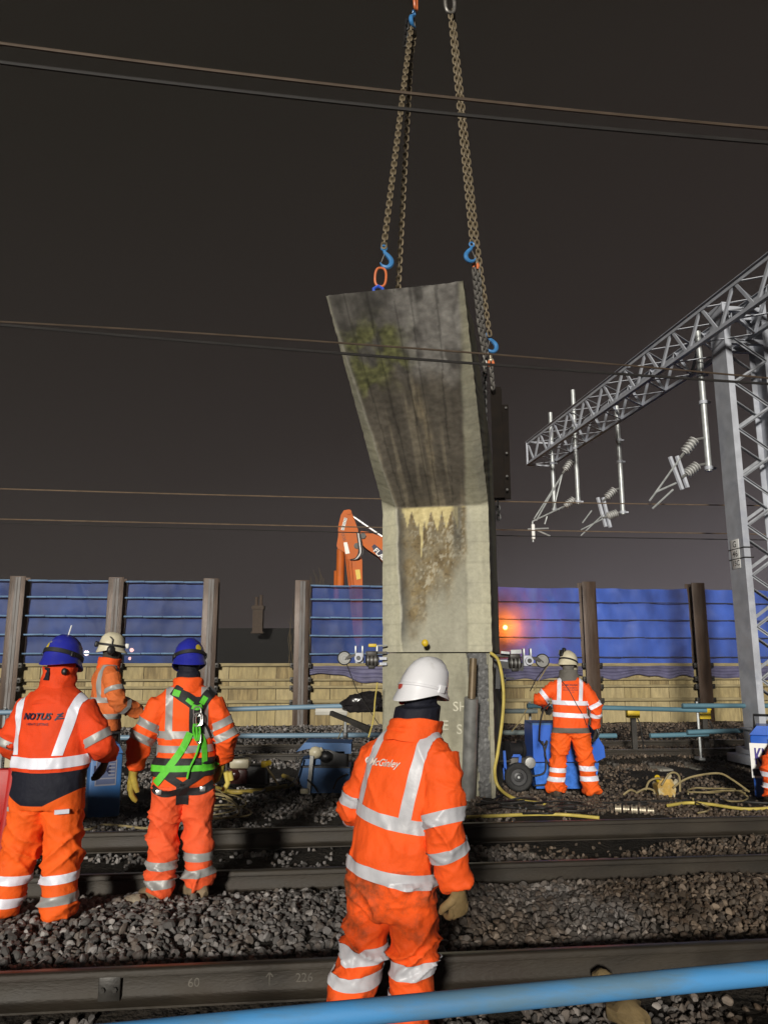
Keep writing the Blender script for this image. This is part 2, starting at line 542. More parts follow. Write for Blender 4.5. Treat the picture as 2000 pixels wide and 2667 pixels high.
def scatter_group():
    ng = bpy.data.node_groups.new('stones', 'GeometryNodeTree')
    ng.interface.new_socket('Geometry', in_out='INPUT', socket_type='NodeSocketGeometry')
    ng.interface.new_socket('Geometry', in_out='OUTPUT', socket_type='NodeSocketGeometry')
    n = ng.nodes; ln = ng.links.new
    gi = n.new('NodeGroupInput'); go = n.new('NodeGroupOutput')
    ci = n.new('GeometryNodeCollectionInfo'); ci.inputs['Collection'].default_value = stone_col
    ci.inputs['Separate Children'].default_value = True
    ci.inputs['Reset Children'].default_value = True
    ip = n.new('GeometryNodeInstanceOnPoints'); ip.inputs['Pick Instance'].default_value = True
    rv = n.new('FunctionNodeRandomValue'); rv.data_type = 'FLOAT_VECTOR'
    rv.inputs['Max'].default_value = (6.283, 6.283, 6.283)
    at_ = n.new('GeometryNodeInputNamedAttribute'); at_.data_type = 'FLOAT'; at_.inputs['Name'].default_value = 'size'
    ln(gi.outputs[0], ip.inputs['Points']); ln(ci.outputs[0], ip.inputs['Instance'])
    ln(rv.outputs['Value'], ip.inputs['Rotation']); ln(at_.outputs[0], ip.inputs['Scale'])
    ln(ip.outputs[0], go.inputs[0])
    return ng
NG = scatter_group()
def ballast(name, label_zone, pts):
    me = bpy.data.meshes.new(name)
    me.from_pydata([p[:3] for p in pts], [], [])
    a = me.attributes.new('size', 'FLOAT', 'POINT')
    a.data.foreach_set('value', [p[3] for p in pts])
    o = bpy.data.objects.new(name, me); COL.objects.link(o)
    md = o.modifiers.new('scatter', 'NODES'); md.node_group = NG
    tag(o, label_zone, kind='stuff')
    return o
rb = random.Random(21)
def stones(x0, x1, v0, v1, dens, s0, s1, keep=None, lift=0.012):
    out = []
    for _ in range(int((x1 - x0) * (v1 - v0) * dens)):
        x = rb.uniform(x0, x1); v = rb.uniform(v0, v1)
        if keep and rb.random() > keep(x, v): continue
        y = v + TR * x
        s = rb.uniform(s0, s1) * (1 if rb.random() < .9 else 1.35)
        out.append((x, y, gz(x, y) + lift * rb.uniform(-0.3, 1.9), s))
    return out
ballast('six_foot_ballast', 'grey crushed stone heaped between the two near tracks',
        stones(-3.9, 4.6, 4.68, 6.27, 900, .023, .041))
ballast('track_ballast', 'thin dark crushed stone between the rails of the middle track',
        stones(-4.6, 5.4, 6.50, 7.78, 620, .018, .032, lambda x, v: sstep(-.25, .35, fbm(x * .8, v * .8, 9)) * .9 + .04))
ballast('cess_ballast', 'crushed stone and dirt in front of the concrete pier',
        stones(-5.6, 6.6, 7.98, 9.7, 640, .018, .034, lambda x, v: sstep(-.45, .2, fbm(x * .7, v * .9, 4))))
ballast('yard_ballast', 'scattered stone on the dark ground around the pier and machines',
        stones(-7.5, 9, 9.7, 13.6, 260, .02, .04, lambda x, v: sstep(-.4, .2, fbm(x * .6, v * .6, 14))))
ballast('far_ballast', 'crushed stone round the far track below the boarded fence',
        stones(-10, 11, 13.3, 18.6, 190, .024, .042))
ballast('near_ballast', 'crushed stone under the near rail and the blue pole',
        stones(-2.6, 3.0, 2.2, 4.42, 1000, .020, .036, lambda x, v: .95 if abs((x + 3.08 + .32 + .10) % .64 - .32) > .13 else .10))

# ------------------------------------------------------------------ tracks
RAIL_H = 0.172
def rail_prof():
    h = RAIL_H
    half = [(0.070, 0), (0.070, 0.010), (0.022, 0.026), (0.0085, 0.045), (0.0085, h - 0.046), (0.034, h - 0.036), (0.035, h - 0.010), (0.026, h)]
    return half + [(-a, b) for a, b in reversed(half)]
m_railglint = M('rail_head_glint', (0.55, 0.53, 0.50), 0.3, metal=0.5, var=0.3, vs=9, bump=0.05, stretch=(0.2, 1, 1))  # worn far rail head, its backlight glint put into the pale colour
def make_track(name, label, v0, v1, x0, x1, sl_x, sleeper_from, sleeper_to, top=None):
    t = thing(name, label, 'railway track', tp(0, (v0 + v1) / 2, -0.04))
    zb = 0.14 - RAIL_H
    rails = []
    for v in (v0, v1):
        mb = MB()
        pr = rail_prof(); nseg = 24
        rings = []
        for i in range(nseg + 1):
            x = lerp(x0, x1, i / nseg)
            c = tp(x, v, zb)
            rings.append([c + TN * a + V((0, 0, b)) for a, b in pr])
        n = len(pr); vs = [p for r_ in rings for p in r_]; fs = []; mi = []
        for i in range(nseg):
            for j in range(n):
                fs.append((i * n + j, i * n + (j + 1) % n, (i + 1) * n + (j + 1) % n, (i + 1) * n + j))
                mi.append(1 if j in (7,) else 0)
        for f, q in zip(fs, mi):
            mb.f.append(f); mb.m.append(q)
        mb.v = vs
        rails.append(mb.build('rail', [m_rail, top or m_railtop], t, ang=50))
    first = None
    for i, x in enumerate(sl_x):
        if first is None:
            mb = MB()
            a, b = tp(x, sleeper_from, 0), tp(x, sleeper_to, 0)
            c = (a + b) / 2; c.z = zb - 0.008 - 0.09
            rot = Matrix((TU, TN, V((0, 0, 1)))).transposed()
            mb.box(c, (0.25, (b - a).length, 0.18), rot, 0, 0.025)
            first = mb.build('sleeper', m_conc_sl, t)
            fx = x
            kids = []
            for v in (v0, v1):
                for sgn in (-1, 1):
                    cl = MB()
                    for k in (-1, 1):
                        o = tp(x, v, zb) + TN * (sgn * 0.06) + TU * (k * 0.045)
                        cl.tube([o + TN * sgn * 0.075 + V((0, 0, .0)), o + TN * sgn * .078 + V((0, 0, .05)), o + TN * sgn * .05 + V((0, 0, .062)) , o + TN * sgn * .01 + V((0, 0, .050)), o + TN * sgn * -.012 + V((0, 0, .030))], .0095, 6)
                    cl.box(tp(x, v, zb + 0.02) + TN * sgn * .095, (.10, .035, .05), rot, 0, .006)
                    kids.append(cl.build('clip', m_clip, first))
        else:
            off = tp(x, 0) - tp(fx, 0)
            c = dup(first, off, t)
            for k_ in kids:
                d = k_.copy(); COL.objects.link(d); d.parent = c
        if i == 0: pass
    return t, rails
SP_ = 0.64
near, nr = make_track('near_track', 'nearest track, its far rail passing behind the legs of the white-helmet worker', 3.0, 4.5, -4.0, 4.6, [-3.08 + SP_ * i for i in range(11)], 2.45, 4.98)
mid, mr_ = make_track('middle_track', 'middle track of two dark rails across the picture behind the stone heap', 6.36, 7.87, -7, 8, [-5.0 + SP_ * i for i in range(18)], 5.85, 8.35)
far, fr_ = make_track('far_track', 'farthest track running below the boarded fence', 13.9, 15.4, -13, 14, [-11 + SP_ * 1.02 * i for i in range(36)], 13.75, 15.55, m_railglint)
# fishplate at the rail joint and chalk marks on the near rail
fp = MB()
pj = tp(-1.40, 4.5, 0.14 - RAIL_H + 0.085)
fp.box(pj - TN * 0.022, (0.11, 0.03, 0.115), Matrix((TU, TN, V((0, 0, 1)))).transposed(), 0, .006)
for k in (-.03, .03):
    fp.lathe([(0, .0), (.013, .0), (.013, .014), (0, .014)], Matrix.Translation(pj - TN * .036 + TU * k) @ Matrix.Rotation(R(90), 4, 'X'), 6)
fp.build('joint_plate', m_dsteel, nr[1])
m_chalk = M('chalk', (0.105, 0.095, 0.08), 0.9, var=0.3, vs=30, bump=0)
for txt, x in (('60', -.985), ('226', -0.42)):
    p = tp(x, 4.5, 0.14 - RAIL_H + 0.088) - TN * 0.0098
    text_mesh(txt, .062, TU, V((0, 0, 1)), p, m_chalk, 'chalk_mark', nr[1], thick=.3)
p = tp(-.60, 4.5, 0.14 - RAIL_H + 0.088) - TN * 0.0098
ar = MB()
for a, b in (((0, -.03), (0, .035)), ((0, .035), (-.018, .012)), ((0, .035), (.018, .012))):
    ar.bar(p + TU * a[0] + V((0, 0, a[1])), p + TU * b[0] + V((0, 0, b[1])), .006, .001, TN)
ar.build('chalk_mark', m_chalk, nr[1])

# ------------------------------------------------------------------ fence with tarpaulin, piles, boards
VF = 19.0
def fpt(px, py, dv=0.0): return atv(px, py, VF + dv)
post_px = [(-215, 1600), (40, 1700), (301, 1650), (548, 1650), (785, 1700), (1035, 1700), (1277, 1700), (1531, 1650), (1815, 1650), (2085, 1650)]
post_x = [fpt(a, b).x for a, b in post_px]
m_plys = [m_ply, m_ply, M('plywood_pale', (0.37, 0.30, 0.155), 0.75, var=0.22, vs=6, bump=0.15, bs=40, col2=(0.27, 0.21, 0.105), c2=(0.5, 0.7), c2s=5, stretch=(2.5, 2.5, 0.5)), M('plywood_dark', (0.27, 0.205, 0.095), 0.78, var=0.3, vs=8, bump=0.15, bs=40, col2=(0.15, 0.11, 0.05), c2=(0.45, 0.65), c2s=3, stretch=(3, 3, 0.4))]
fence = thing('hoarding_fence', 'blue sheeted fence on rusty steel piles with a boarded lower half', 'fence', tp(0, VF, 0.2))
FROT = Matrix((TU, TN, V((0, 0, 1)))).transposed()
ZB, ZM, ZT = 0.08, 1.64, 3.58
def m_tarp(name, col):
    m = bpy.data.materials.new(name); m.use_nodes = True
    t = m.node_tree; t.nodes.clear(); ln = t.links.new
    out = t.nodes.new('ShaderNodeOutputMaterial')
    tc = t.nodes.new('ShaderNodeTexCoord')
    mp = t.nodes.new('ShaderNodeMapping'); mp.inputs['Scale'].default_value = (1.4, 1.4, .5)
    ln(tc.outputs['Object'], mp.inputs[0])
    nz = t.nodes.new('ShaderNodeTexNoise'); nz.inputs['Scale'].default_value = 1.3; nz.inputs['Detail'].default_value = 6
    ln(mp.outputs[0], nz.inputs['Vector'])
    rp = t.nodes.new('ShaderNodeValToRGB')
    rp.color_ramp.elements[0].position = .32; rp.color_ramp.elements[0].color = (*[c * .68 for c in col], 1)
    rp.color_ramp.elements[1].position = .68; rp.color_ramp.elements[1].color = (*[c * 1.3 for c in col], 1)
    ln(nz.outputs['Fac'], rp.inputs[0])
    wv = t.nodes.new('ShaderNodeTexNoise'); wv.inputs['Scale'].default_value = 1.1; wv.inputs['Detail'].default_value = 3; wv.inputs['Distortion'].default_value = 1.2
    ln(tc.outputs['Object'], wv.inputs['Vector'])
    bp = t.nodes.new('ShaderNodeBump'); bp.inputs['Strength'].default_value = .10; bp.inputs['Distance'].default_value = .10
    ln(wv.outputs['Fac'], bp.inputs['Height'])
    df = t.nodes.new('ShaderNodeBsdfPrincipled'); df.inputs['Roughness'].default_value = .55
    ln(rp.outputs[0], df.inputs['Base Color']); ln(bp.outputs[0], df.inputs['Normal'])
    tl = t.nodes.new('ShaderNodeBsdfTranslucent')
    tl.inputs['Color'].default_value = (0.62, 0.33, 0.24, 1)
    tr = t.nodes.new('ShaderNodeBsdfTransparent'); tr.inputs['Color'].default_value = (.72, .66, .95, 1)
    m1 = t.nodes.new('ShaderNodeMixShader'); m1.inputs[0].default_value = .34
    m2 = t.nodes.new('ShaderNodeMixShader'); m2.inputs[0].default_value = .17
    ln(df.outputs[0], m1.inputs[1]); ln(tl.outputs[0], m1.inputs[2])
    ln(m1.outputs[0], m2.inputs[1]); ln(tr.outputs[0], m2.inputs[2])
    ln(m2.outputs[0], out.inputs['Surface'])
    return m
m_tarpL = m_tarp('blue_sheeting', (0.020, 0.074, 0.31))
m_tarpR = m_tarp('backlit_blue_sheeting', (0.062, 0.165, 0.70))  # same sheeting, the glow from behind put into a brighter colour
def sheet(x0, x1, z0, z1, dv, amp, seed, ragged=0.0):
    mb = MB(); nx, nz = 34, 30
    for j in range(nz + 1):
        for i in range(nx + 1):
            u, w = i / nx, j / nz
            x = lerp(x0, x1, u)
            zz0 = z0
            if ragged: zz0 = z0 - ragged * (0.5 + 0.9 * fbm(x * 1.1, seed, 0, 2))
            z = lerp(zz0, z1, w)
            if j == nz: z += 0.02 * fbm(x * 1.5, seed, 2) - .012 * math.sin(u * math.pi)
            d = amp * (fbm(x * 1.3, z * 1.0, seed, 4) + .6 * (1 - abs(noise.noise(V((x * 1.6 + z * .5, z * .5, seed + 5))))) ** 5)
            d += .02 * abs(math.sin(w * math.pi * 4))
            mb.v.append(tp(x, VF + dv, z) - TN * d)
    for j in range(nz):
        for i in range(nx):
            a = j * (nx + 1) + i
            mb.f.append((a, a + 1, a + nx + 2, a + nx + 1)); mb.m.append(0)
    return mb
rf = random.Random(3)
for i, x in enumerate(post_x):
    if i == 0: pass
    mb = MB(); zt = ZT + (0.06 if i < 4 else .04) + (0.05 if i >= 7 else 0)
    c = tp(x, VF - .05, 0)
    def part_(cx, cy, sx, sy): mb.box(c + TU * cx + TN * cy + V((0, 0, (zt - .3) / 2)), (sx, sy, zt + .3), FROT, 0, .004)
    part_(0, -.17, .35, .022); part_(0, .17, .35, .022); part_(0, 0, .02, .318)
    mb.build('pile', m_post, fence, ang=30)
    if i < 5:  # added strips carry the wet reflection as a lighter colour
        for s in (-1, 1):
            mb = MB(); mb.box(c + TU * (.035 * s + .01) - TN * .186 + V((0, 0, zt / 2 + .1)), (.062, .011, zt - .25), FROT, 0, .004); mb.build('sheen_strip', m_strip, fence, smooth=False)
    for k, zc in enumerate((0.75, 1.08, 1.27, 1.60)):
        for s in (-1, 1):
            q = MB(); q.box(c + TU * s * .205 + TN * (-.13) + V((0, 0, zc)), (.10, .09, .12), FROT, 0, .01)
            q.ball(c + TU * s * .205 + TN * (-.185) + V((0, 0, zc)), .022, 8)
            q.build('cleat', m_dsteel, fence)
for i in range(len(post_x) - 1):
    x0, x1 = post_x[i] + .19, post_x[i + 1] - .19
    right = i >= 6
    # boards
    nb = 4 if i % 2 else 3
    edges = [lerp(x0 - .1, x1 + .1, k / nb) + (rf.uniform(-.12, .12) if 0 < k < nb else 0) for k in range(nb + 1)]
    rows = ((ZB, .74), (.79, 1.075), (1.115, 1.245), (1.285, 1.58))
    for r_, (za, zb_) in enumerate(rows):
        for k in range(nb):
            a, b = edges[k] + .006, edges[k + 1] - .006
            mb = MB(); mb.box(tp((a + b) / 2, VF + .02 + rf.uniform(-.008, .008), (za + zb_) / 2), ((b - a) * 1.006, .022, zb_ - za), FROT)
            mb.build('board', rf.choice(m_plys), fence, smooth=False)
    for za, zz in ((.765, .075), (1.095, .06), (1.265, .05), (1.615, .075)):
        mb = MB(); mb.box(tp((x0 + x1) / 2, VF - .045, za), (x1 - x0 + .1, .07, zz), FROT, 0, .006)
        mb.build('waler', m_waler, fence)
    if i == 3:
        continue                          # the open bay
    tz = ZT - (.0 if i < 3 else .06)
    sh = sheet(x0 + .02, x1 - .02, ZM + .0, tz, .03 if not right else -.02, .032 if not right else .06, 3.7 * i)
    sh.build('tarpaulin', m_tarpR if right else m_tarpL, fence, recalc=False)
    for zc in [3.55, 3.17, 2.73, 2.30, 1.87] if not right else [3.16, 2.72, 2.28, 1.80]:
        if zc > tz: zc = tz - .02
        mb = MB()
        n = 4
        for k in range(n):
            a, b = lerp(x0, x1, k / n) + .008, lerp(x0, x1, (k + 1) / n) - .008
            mb.tube([tp(a, VF - .12, zc + rf.uniform(-.006, .006)), tp(b, VF - .12, zc + rf.uniform(-.006, .006))], .019 if not right else .012, 6)
        mb.build('sheet_rail', m_bar if not right else m_barD, fence)
    if i >= 3:
        # sheeting hanging down over the top boards, ragged lower edge
        sh = sheet(x0 + .02, x1 - .02, 1.40, 1.585, -.075, .012, 9.1 * i, ragged=.2)
        sh.build('loose_sheeting', M('grey_blue_sheeting', (0.10, 0.095, 0.17), 0.5, var=.3, vs=4, bump=.1) , fence, recalc=False)

# ------------------------------------------------------------------ concrete pier: standing stump and the cut leg being lifted
PU = V((0.9788, -0.2055, 0)); PW = V((0.2055, 0.9788, 0)); PO = V((-0.046, 10.35, 0))
PWID = 1.46
def pp(u, d, z): return PO + PU * u + PW * d + V((0, 0, z))
KNEE = 3.74; TOPZ = 5.52; TOPD = -2.78; CUTZ = 1.80
def front(s):
    """s = height parameter along the front face: 0..KNEE vertical, then up the sloping underside"""
    if s <= KNEE: return 0.0, s
    t = (s - KNEE) / 3.30
    return TOPD * t, lerp(KNEE, TOPZ, t)
STOP = KNEE + 3.30
def lips(s):
    """clean border widths at the left and the right of the stained panel"""
    n = .022 * fbm(s * 2.3, 4.2, 0, 4)
    if s <= KNEE:
        l = lerp(.35, .215, s / KNEE) + n; r = .33 + .012 * fbm(s * 3, 9)
    else:
        t = (s - KNEE) / 3.30
        l = lerp(.215, .012, min(1, t * 1.08)) + n * (1 - t); r = lerp(.33, .07, t) + n * .8
    return max(l, .004), r
C_CLEAN = (0.49, 0.468, 0.335); C_GREY = (0.365, 0.352, 0.275)
def ccol(u, s):
    l, r = lips(s)
    b = fbm(u * 3, s * 1.2, 1) ; f = fbm(u * 14, s * 14, 5, 2); st = fbm(u * 9, s * .55, 7)
    c = mixc(C_CLEAN, C_GREY, min(1, max(0, .5 + .7 * b)))
    c = tuple(x * (1 + .10 * f + .12 * st) for x in c)
    bl = (s % .27)
    if bl < .02: c = tuple(x * .86 for x in c)
    if s <= 1.81:                                   # stump
        g = (0.235, 0.225, 0.165)
        c = mixc(c, g, .6)
        k = lerp(1.14, 1.27, 1 - s / 1.8)
        if u > k + .02 * f and u < 1.40 + .02 * fbm(s * 3, 2):          # broken rough face
            w = fbm(u * 30, s * 30, 3, 2)
            c = (0.10 + .16 * max(0, w),) * 3
        if .75 < u < 1.12: c = mixc(c, (.15, .14, .10), .5 * sstep(-.2, .4, fbm(u * 4, s * 1.5, 8)))
        return c
    inside = sstep(l, l + .012, u) * (1 - sstep(PWID - r, PWID - r + .05 + .05 * abs(b), u))
    edge = math.exp(-((u - l) / .014) ** 2) * .7
    if s <= KNEE:
        h = KNEE - s                               # below the bend
        p = mixc(C_GREY, (0.235, 0.225, 0.17), .5 + .5 * b)
        # brown mottled area, fading out downwards
        lo = 1.52 + .45 * fbm(u * 3.2, 3, 3) - .42 * sstep(.55, 1.1, u)
        mott = (1 - sstep(lo - .45, lo + .10, h + .18 * fbm(u * 6, s * 5, 15))) * (.72 + .28 * sstep(-.3, .2, fbm(u * 7, s * 5, 17)))
        mc = mixc((0.135, 0.098, 0.046), (0.235, 0.178, 0.088), .5 + .9 * fbm(u * 8, s * 4, 21))
        sp = fbm(u * 34, s * 26, 37, 3)
        mc = mixc(mc, (0.075, 0.053, 0.026), sstep(.12, .45, sp) * .7)
        fl = .6 * fbm(u * 30, s * 20, 31, 3) + .6 * fbm(u * 7, s * 4, 33, 2)
        mc = mixc(mc, (0.42, 0.385, 0.285), sstep(.06, .36, fl) * sstep(.36, .62, u + .12 * b) * .8)
        mc = mixc(mc, (0.10, 0.075, 0.035), .5 * sstep(.0, .35, fbm(u * 5, s * 1.6, 91)) * (1 - sstep(.40, .62, u)))
        p = mixc(p, mc, mott)
        # pale lime runs just under the bend
        dl = 0.0
        if .29 < u < 1.06:
            w = abs(((u - .29) * 7.2 + .35 * noise.noise(V((u * 5, 3, 0)))) % 1 - .5) * 2
            dl = (0.22 + .33 * abs(noise.noise(V((math.floor((u - .29) * 7.2) * 3.3, 5, 0))))) * (1.1 - w * 1.05) + .02
            if .52 < u < .60: dl = max(dl, .75 * (1 - abs(u - .56) / .04))
        k = sstep(-.025, .01, dl - h)
        p = mixc(p, mixc((0.62, 0.53, 0.27), (.46, .38, .18), .5 + .9 * f), k)
        p = mixc(p, (.055, .055, .05), .85 * (1 - sstep(.0, .16, u - l)) * (1 - sstep(1.6, 2.0, h)))  # shade beside the left panel edge, painted into the colour
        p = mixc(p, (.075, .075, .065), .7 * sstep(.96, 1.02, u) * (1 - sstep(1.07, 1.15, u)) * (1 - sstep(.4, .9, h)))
    else:
        t = (s - KNEE) / 3.30
        up = (u - l) / max(.05, PWID - r - l)
        p = mixc((0.075, 0.062, 0.045), (0.15, 0.125, 0.088), .5 + .9 * fbm(u * 3, s * .8, 41))
        p = mixc(p, (0.25, 0.205, 0.125), .6 * sstep(.12, .5, fbm(u * 9, s * .7, 51)) * (1 - sstep(.62, .8, t)))
        p = mixc(p, (0.30, 0.23, 0.11), .75 * math.exp(-((up - .60 - .03 * math.sin(s * 3)) / .05) ** 2) * sstep(.05, .3, t) * (1 - sstep(.55, .68, t)) * (.6 + .8 * fbm(u * 20, s * 4, 3)))
        # upper band: grey and mossy
        hi = sstep(.60, .72, t + .05 * b)
        g1 = mixc((0.19, 0.175, 0.16), (0.29, 0.275, 0.25), .5 + fbm(u * 5, s * 3, 61))
        gd = mixc((0.085, 0.078, 0.067), (.15, .138, .12), .5 + fbm(u * 6, s * 3, 66))
        g1 = mixc(gd, g1, sstep(.42, .56, up + .08 * b) )
        g1 = mixc(g1, (.07, .064, .058), .8 * sstep(.05, .5, fbm(u * 5, s * 2.2, 77)))
        p = mixc(p, g1, hi)
        ms = sstep(-.35, .30, fbm(u * 5, s * 2.6, 71, 4) + .16) * sstep(.56, .66, t + .06 * b) * (1 - sstep(.84, .95, t)) * (1 - sstep(.40, .66, up + .12 * fbm(u * 3, s * 3, 5))) * sstep(-.03, .06, up)
        p = mixc(p, mixc((0.085, 0.088, 0.034), (0.165, 0.17, 0.060), .5 + .9 * f), ms * .95)
        for kx in (.13, .31, .52, .64, .85):          # shutter board joints
            dd = abs(up - kx - .012 * fbm(s, kx * 9))
            if dd < .009 * (1 + .8 * noise.noise(V((s * 1.5, kx * 30, 0)))): p = tuple(x * .62 for x in p)
        p = tuple(x * 1.42 * (1 + .30 * f + .18 * st) for x in p)  # underside colour lifted to make up for the weak light there
        gy = sum(p) / 3
        p = mixc(p, (gy * 1.03, gy, gy * .93), .35 * (1 - ms * .8))
    c = mixc(c, p, inside)
    return mixc(c, (.50, .48, .40), min(1, edge) * (1 if s > 2.2 else .3))
def m_vcol(name, rough=.85):
    m = bpy.data.materials.new(name); m.use_nodes = True
    t = m.node_tree; b = t.nodes['Principled BSDF']; ln = t.links.new
    a = t.nodes.new('ShaderNodeAttribute'); a.attribute_name = 'stain_shade'
    tc = t.nodes.new('ShaderNodeTexCoord')
    nz = t.nodes.new('ShaderNodeTexNoise'); nz.inputs['Scale'].default_value = 22; nz.inputs['Detail'].default_value = 8; nz.inputs['Roughness'].default_value = .7
    ln(tc.outputs['Object'], nz.inputs['Vector'])
    rp = t.nodes.new('ShaderNodeValToRGB')
    rp.color_ramp.elements[0].position = .3; rp.color_ramp.elements[0].color = (.84, .84, .84, 1)
    rp.color_ramp.elements[1].position = .7; rp.color_ramp.elements[1].color = (1.12, 1.12, 1.12, 1)
    ln(nz.outputs['Fac'], rp.inputs[0])
    mx = t.nodes.new('ShaderNodeMix'); mx.data_type = 'RGBA'; mx.blend_type = 'MULTIPLY'; mx.inputs[0].default_value = 1
    ln(a.outputs['Color'], mx.inputs[6]); ln(rp.outputs[0], mx.inputs[7])
    ln(mx.outputs[2], b.inputs['Base Color'])
    b.inputs['Roughness'].default_value = rough
    bp = t.nodes.new('ShaderNodeBump'); bp.inputs['Strength'].default_value = .22; bp.inputs['Distance'].default_value = .012
    ln(nz.outputs['Fac'], bp.inputs['Height']); ln(bp.outputs[0], b.inputs['Normal'])
    return m
m_pier = m_vcol('stain_shade_concrete')
def pier_mesh(name, s0, s1, top):
    nu = 92; ns = max(8, int((s1 - s0) / .0165))
    vs = []; cols = []; fs = []
    def chamfer(u, s):
        l, r = lips(max(s, 0))
        d = 0.0
        if u < l: d += .13 * min(1.0, l / .2) * (1 - u / l)
        rr = .10
        if u > PWID - rr: d += .05 * (u - (PWID - rr)) / rr
        if s > CUTZ:
            d += .016 * sstep(l, l + .02, u) * (1 - sstep(PWID - r, PWID - r + .04, u))
        if s <= CUTZ:
            k = lerp(1.14, 1.27, 1 - s / 1.8)
            if k < u < 1.40: d += .03 + .022 * fbm(u * 25, s * 25, 3, 2)
        return d + .004 * fbm(u * 6, s * 6, 2, 2)
    for j in range(ns + 1):
        s = lerp(s0, s1, j / ns)
        d0, z = front(s)
        for i in range(nu + 1):
            u = PWID * i / nu
            e = chamfer(u, s)
            uu = u
            if i in (0, nu): uu = u + .007 * noise.noise(V((s * 11, i, 2))) + (.012 if i == 0 else -.012) * max(0, noise.noise(V((s * 4.5, i, 7))) - .25)
            if s > KNEE:   # push back square to the sloping face
                q = pp(uu, d0 + e * .54, z + e * .84)
            else: q = pp(uu, d0 + e, z)
            if j == ns and top: q.z += .014 * fbm(u * 7, 2, 2)
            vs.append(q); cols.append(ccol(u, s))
    W = nu + 1
    for j in range(ns):
        for i in range(nu):
            a = j * W + i
            fs.append((a, a + 1, a + W + 1, a + W))
    # back profile
    back = []
    bp_ = [(1.6, s0), (1.6, s1)] if not top else [(1.6, s0), (1.6, 4.15), (1.12, 4.72), (-1.55, 5.60)]
    nb = []
    for i in range(len(bp_) - 1):
        (d1, z1), (d2, z2) = bp_[i], bp_[i + 1]
        m = max(1, int(math.hypot(d2 - d1, z2 - z1) / .08))
        for k in range(m): nb.append((lerp(d1, d2, k / m), lerp(z1, z2, k / m)))
    nb.append(bp_[-1])
    def sidecol(q, k):
        b = fbm(q.x * 2 + q.y * 1.5, q.z * 1.2, k)
        c = mixc((.25, .245, .17), (.17, .165, .12), min(1, max(0, .5 + .9 * b)))
        if k == 2: c = mixc(c, (.30, .285, .12), .5 * sstep(.0, .4, fbm(q.y * 6, q.z * .8, 8)))
        return c
    # sides as grids between front edge and back edge
    for side, u in ((0, 0.0), (1, PWID)):
        nf = ns
        cols_n = 14
        base = len(vs)
        for j in range(nf + 1):
            fr = vs[j * W + (0 if side == 0 else nu)]
            t = j / nf
            # matching point on the back by fraction of length
            x = t * (len(nb) - 1); i0 = min(int(x), len(nb) - 2); w = x - i0
            bd = lerp(nb[i0][0], nb[i0 + 1][0], w); bz = lerp(nb[i0][1], nb[i0 + 1][1], w)
            if not top: bz = lerp(s0, s1, t)
            bk = pp(u, bd, bz)
            for i in range(cols_n + 1):
                q = fr.lerp(bk, i / cols_n)
                if 0 < i < cols_n:
                    q = q + PU * ((1 if side else -1) * (-.012 * (1 - abs(2 * i / cols_n - 1)) if 4 <= i <= 10 else .004 * fbm(q.y * 3, q.z * 3)))
                vs.append(q); cols.append(sidecol(q, 1 + side))
        w_ = cols_n + 1
        for j in range(nf):
            for i in range(cols_n):
                a = base + j * w_ + i
                f = (a, a + w_, a + w_ + 1, a + 1)
                fs.append(f if side == 0 else f[::-1])
        if side == 0: Lb = base
        else: Rb = base
    w_ = 15
    # back, top and bottom closed from the edge loops
    for j in range(ns):
        fs.append((Lb + j * w_ + 14, Rb + j * w_ + 14, Rb + (j + 1) * w_ + 14, Lb + (j + 1) * w_ + 14))
    for jj in (0, ns):
        loop = [jj * W + i for i in range(W)] + [Rb + jj * w_ + i for i in range(w_)][1:] + [Lb + jj * w_ + i for i in range(w_)][::-1][:-1]
        fs.append(tuple(loop))
    me = bpy.data.meshes.new(name)
    org = pp(PWID / 2, .8, front(s0)[1])
    me.from_pydata([q - org for q in vs], [], fs)
    ca = me.color_attributes.new('stain_shade', 'FLOAT_COLOR', 'POINT')
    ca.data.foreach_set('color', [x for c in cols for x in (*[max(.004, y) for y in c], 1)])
    me.materials.append(m_pier)
    me.polygons.foreach_set('use_smooth', [True] * len(me.polygons)); me.set_sharp_from_angle(angle=R(35))
    o = bpy.data.objects.new(name, me); COL.objects.link(o); o.location = org
    return o
stump = pier_mesh('concrete_stump', -0.25, CUTZ - .004, False)
tag(stump, 'lower stump of the sawn concrete pier still standing behind the white-helmet worker', 'concrete pier')
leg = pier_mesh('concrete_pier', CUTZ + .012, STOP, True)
tag(leg, 'tall cut concrete pier leg with overhanging mossy head hung on chains', 'concrete pier')
m_chalkw = M('spray_mark', (0.50, 0.48, 0.38), 0.9, var=.3, vs=20, bump=0)
for txt, px, py in (('SH', 1196, 1843), ('S', 1193, 1903), ('E', 1155, 1893)):
    q = at(px, py, 10.0); u = (q - PO).dot(PU)
    pt = pp(u, -.012, q.z)
    text_mesh(txt, .17, PU, V((0, 0, 1)), pt, m_chalkw, 'spray_mark', stump, thick=.6)

